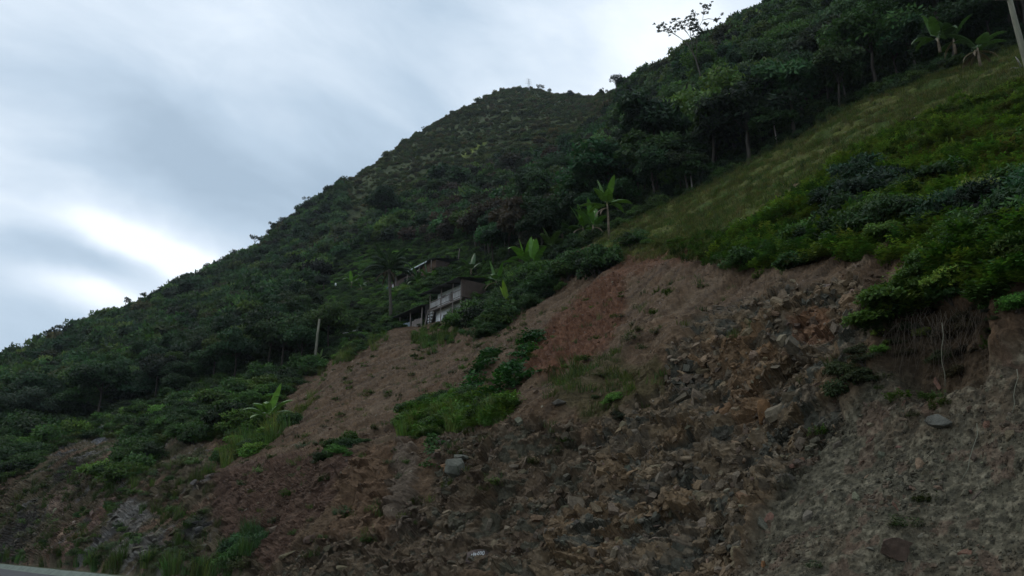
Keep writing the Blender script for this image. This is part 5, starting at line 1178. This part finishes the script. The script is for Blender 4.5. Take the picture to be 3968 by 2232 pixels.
for b in brs:
    dr = random.uniform(-2, 2); n = len(b); MB().tube([cp(x, y, dr * i / n) for i, (x, y) in enumerate(b)], [0.06 * (1 - i / n) + 0.02 for i in range(n)], 5).build('branch', M['palmbark'], CT, True)
    for x, y in b[-2:]: 
        for _ in range(5): tips.append((x + random.uniform(-16, 16), y + random.uniform(-14, 12), dr + random.uniform(-.8, .8)))
for _ in range(40): tips.append((random.gauss(2690, 12), random.gauss(100, 22), random.uniform(-1, 1)))
B, A_, N_, L_ = [], [], [], []
for x, y, dr in tips:
    p = cp(x, y, dr)
    for k in range(7): a = k * .9 + random.random(); B.append(p[:]); A_.append((math.cos(a), math.sin(a), random.uniform(-.5, .2))); N_.append((random.uniform(-.2, .2), random.uniform(-.2, .2), 1)); L_.append(random.uniform(.3, .55))
L_ = np.array(L_); v, f, t = leaves(np.array(B), unit(np.array(A_)), unit(np.array(N_)), L_, L_ * .6, tone_of(len(L_))); o = link('crown', npmesh('crown', v, f, M['leafO'], t), CT); o.color = (*C(58, 66, 60), 1)

# ------------------------------------------------------------------ boulders and the painted mark
def boulder(px, py, sx, sy, sz, colr, label, seed, name='boulder', lift=0.25, turn=None, dr=0.0):
    g_ = GS(px, py); g_ = g_ - Vector((g_.x, g_.y, 0)).normalized() * dr
    v, f = rock_data(seed, sx, sy, sz); me = npmesh(name, v, f, M['rockO']); o = link(name, me); o.location = g_ + Vector((0, 0, lift * sz)); o.rotation_euler = turn or (random.uniform(-.3, .3), random.uniform(-.3, .3), random.random() * 6.28); o.color = (*[q * 0.55 for q in C(*colr)], 1); tag(o, label, 'boulder'); return o
boulder(1765, 1850, 0.42, 0.38, 0.52, (116, 116, 104), 'large grey wedge-shaped block jutting from the rock face', 1, turn=(0.1, 0.15, 0.6), dr=0.35)
boulder(1745, 1755, 0.46, 0.36, 0.20, (142, 108, 78), 'flat tan slab capping the rock face above the grey block', 2, turn=(0.2, -0.05, 0.2), dr=0.35)
boulder(1790, 1785, 0.34, 0.3, 0.13, (112, 112, 100), 'thin grey slab between the tan slab and the grey block', 3, turn=(0.1, 0.05, 0.5), dr=0.35)
boulder(1690, 1770, 0.26, 0.26, 0.22, (108, 90, 78), 'brown block beside the tan slab under the vine', 4, dr=0.3)
boulder(1065, 2095, 0.34, 0.30, 0.30, (124, 108, 92), 'pale rounded boulder at the edge of the earth scarp', 5)
boulder(1195, 2150, 0.30, 0.26, 0.2, (108, 88, 76), 'brown half-buried boulder low on the gullied earth', 6)
boulder(2785, 1500, 0.42, 0.36, 0.36, (128, 98, 70), 'big tan angular block overhanging a dark gap in the rock', 7, dr=0.3)
boulder(2950, 1490, 0.26, 0.2, 0.5, (136, 102, 70), 'upright tan slab of rock beside the dark fissure', 8, dr=0.2)
boulder(3635, 1590, 0.36, 0.25, 0.16, (124, 122, 112), 'pale grey flat stone below the hanging roots', 9, dr=0.2)
boulder(3480, 2165, 0.36, 0.28, 0.26, (108, 90, 78), 'brownish boulder low in the grey scree', 10, dr=0.1)
boulder(2956, 2165, 0.06, 0.05, 0.11, (150, 108, 74), 'small orange stone standing out in the grey scree', 11, dr=0.05)
boulder(2170, 1640, 0.3, 0.22, 0.14, (104, 98, 88), 'flat grey stone on the slope below the red earth', 12)
# marked slab: a flat face turned to the road with white hand-painted writing
g_ = GS(1850, 2215); q, n_ = nearest_cut(g_)
view = Vector((-g_.x, -g_.y, CAMZ - g_.z)).normalized(); face_n = (view + Vector((0, 0, 0.35))).normalized()
ctr = g_ + view * 0.30
zax = face_n; xax = Vector((0, 0, 1)).cross(zax).normalized(); yax = zax.cross(xax)
MS = empty('marked_rock', ctr); MS.matrix_world = Matrix(((xax.x, yax.x, zax.x, ctr.x), (xax.y, yax.y, zax.y, ctr.y), (xax.z, yax.z, zax.z, ctr.z), (0, 0, 0, 1)))
tag(MS, 'flat grey-brown rock with white hand-painted distance mark', 'rock')
rm = MB(); outl = [(-.30, -.18), (-.10, -.24), (.14, -.22), (.31, -.10), (.33, .08), (.18, .17), (-.08, .15), (-.27, .08)]
n = len(outl); rm.raw([(x, y, 0) for x, y in outl] + [(x * 1.5, y * 1.5, -.45) for x, y in outl], [tuple(range(n))] + [(i, n + i, n + (i + 1) % n, (i + 1) % n) for i in range(n)]); o = rm.build('stone', M['rockO'], MS); o.color = (*C(98, 86, 80), 1)
ux = mpp(g_) * 1.02   # metres per photo pixel here
def stroke(pts, wd):
    m = MB(); P_ = [Vector(((x - 1846) * ux, -(y - 2213) * ux, 0.004)) for x, y in pts]
    for a, b in zip(P_[:-1], P_[1:]):
        d_ = (b - a).normalized(); s_ = Vector((-d_.y, d_.x, 0)) * wd / 2; a2 = a - d_ * wd * .3; b2 = b + d_ * wd * .3; m.raw([a2 - s_, b2 - s_, b2 + s_, a2 + s_], [(0, 1, 2, 3)])
    return m
def ell(cx, cy, rx, ry, sl=0.25): return [(cx + rx * math.cos(a) + sl * ry * math.sin(a), cy - ry * math.sin(a)) for a in [i * math.pi / 6 for i in range(13)]]
wd = 1.7 * ux
for nm, ps in (('letter_l', [(1825.5, 2209), (1824, 2217), (1822.5, 2225), (1826, 2223.5), (1829, 2218.5)]), ('digit_eight', ell(1832.5, 2207.5, 1.7, 2.4) + ell(1831.5, 2213, 2.0, 3.0)), ('plus_sign', [(1836.5, 2211), (1841, 2208.5)]), ('plus_sign', [(1838, 2214.5), (1839.5, 2206)]),
               ('digit_six', [(1851, 2200.5), (1847, 2206), (1844, 2213)] + ell(1846.5, 2213, 2.9, 3.6)), ('digit_zero', ell(1856, 2207, 2.9, 6.6)), ('digit_zero', ell(1866, 2206, 3.2, 7.6))):
    stroke(ps, wd).build(nm, M['white'], MS)

# ------------------------------------------------------------------ roots and dry twigs hanging under the overgrown edge
m = MB()
for k in range(110):
    x = random.uniform(3430, 3850); y = 1225 - (x - 3430) * 0.10 + random.uniform(-25, 40); ln = random.uniform(80, 280); a = GS(x, y); rr = math.hypot(a.x, a.y) - random.uniform(0.15, 0.5); w_ = random.uniform(.003, .007)
    dx = random.gauss(0, 70); pts_ = [P(x + dx * t_ + random.uniform(-16, 16), y + ln * t_, rr - 0.5 * t_ * ln / 250) for t_ in (0, .25, .5, .75, 1)]; m.tube(pts_, [w_, w_ * .9, w_ * .8, w_ * .7, w_ * .4], 3, False)
o = m.build('hanging_roots', plain('dry_root', (0.10, 0.08, 0.06), 0.9, 0.1)); o['kind'] = 'stuff'; o['label'] = 'tangle of dry roots and twigs hanging below the overgrown edge'; o['category'] = 'roots'
for x, y0, y1, sx in ((3785, 1640, 1860, -60), (3940, 1430, 1600, -20), (3650, 1250, 1500, 10)):
    a = GS(x, y1); rr = math.hypot(a.x, a.y) - 0.35; o = empty('trailing_vine', P(x + sx, y1, rr)); tag(o, {3785: 'long pale vine stem trailing down the grey scree', 3940: 'thin pale vine hanging from the dark recess in the scree', 3650: 'pale crooked vine hanging through the tangle of roots'}[x], 'vine')
    MB().tube([P(x + sx * t_ * t_ + 6 * math.sin(t_ * 9), y0 + (y1 - y0) * t_, rr) - o.location for t_ in (0, .2, .4, .6, .8, 1)], 0.007, 5).build('stem', M['pole'], o, True)
print('done', round(time.time() - T0, 1))

# ------------------------------------------------------------------ air between here and the far mountain
hm = bpy.data.materials.new('haze'); hm.use_nodes = True; t = hm.node_tree; t.nodes.clear()
oo = t.nodes.new('ShaderNodeOutputMaterial'); pv = t.nodes.new('ShaderNodeVolumePrincipled'); pv.inputs['Color'].default_value = (0.80, 0.88, 0.96, 1); pv.inputs['Density'].default_value = 0.00009; pv.inputs['Anisotropy'].default_value = 0.2
t.links.new(pv.outputs[0], oo.inputs['Volume'])
top = float(max(HZ.max(), 380)) + 40
hz = MB().box((-900, -60, -1.8), (900, 900, top)).build('haze', hm); hz['kind'] = 'stuff'; hz['label'] = 'thin pale haze over the valley'; hz['category'] = 'haze'
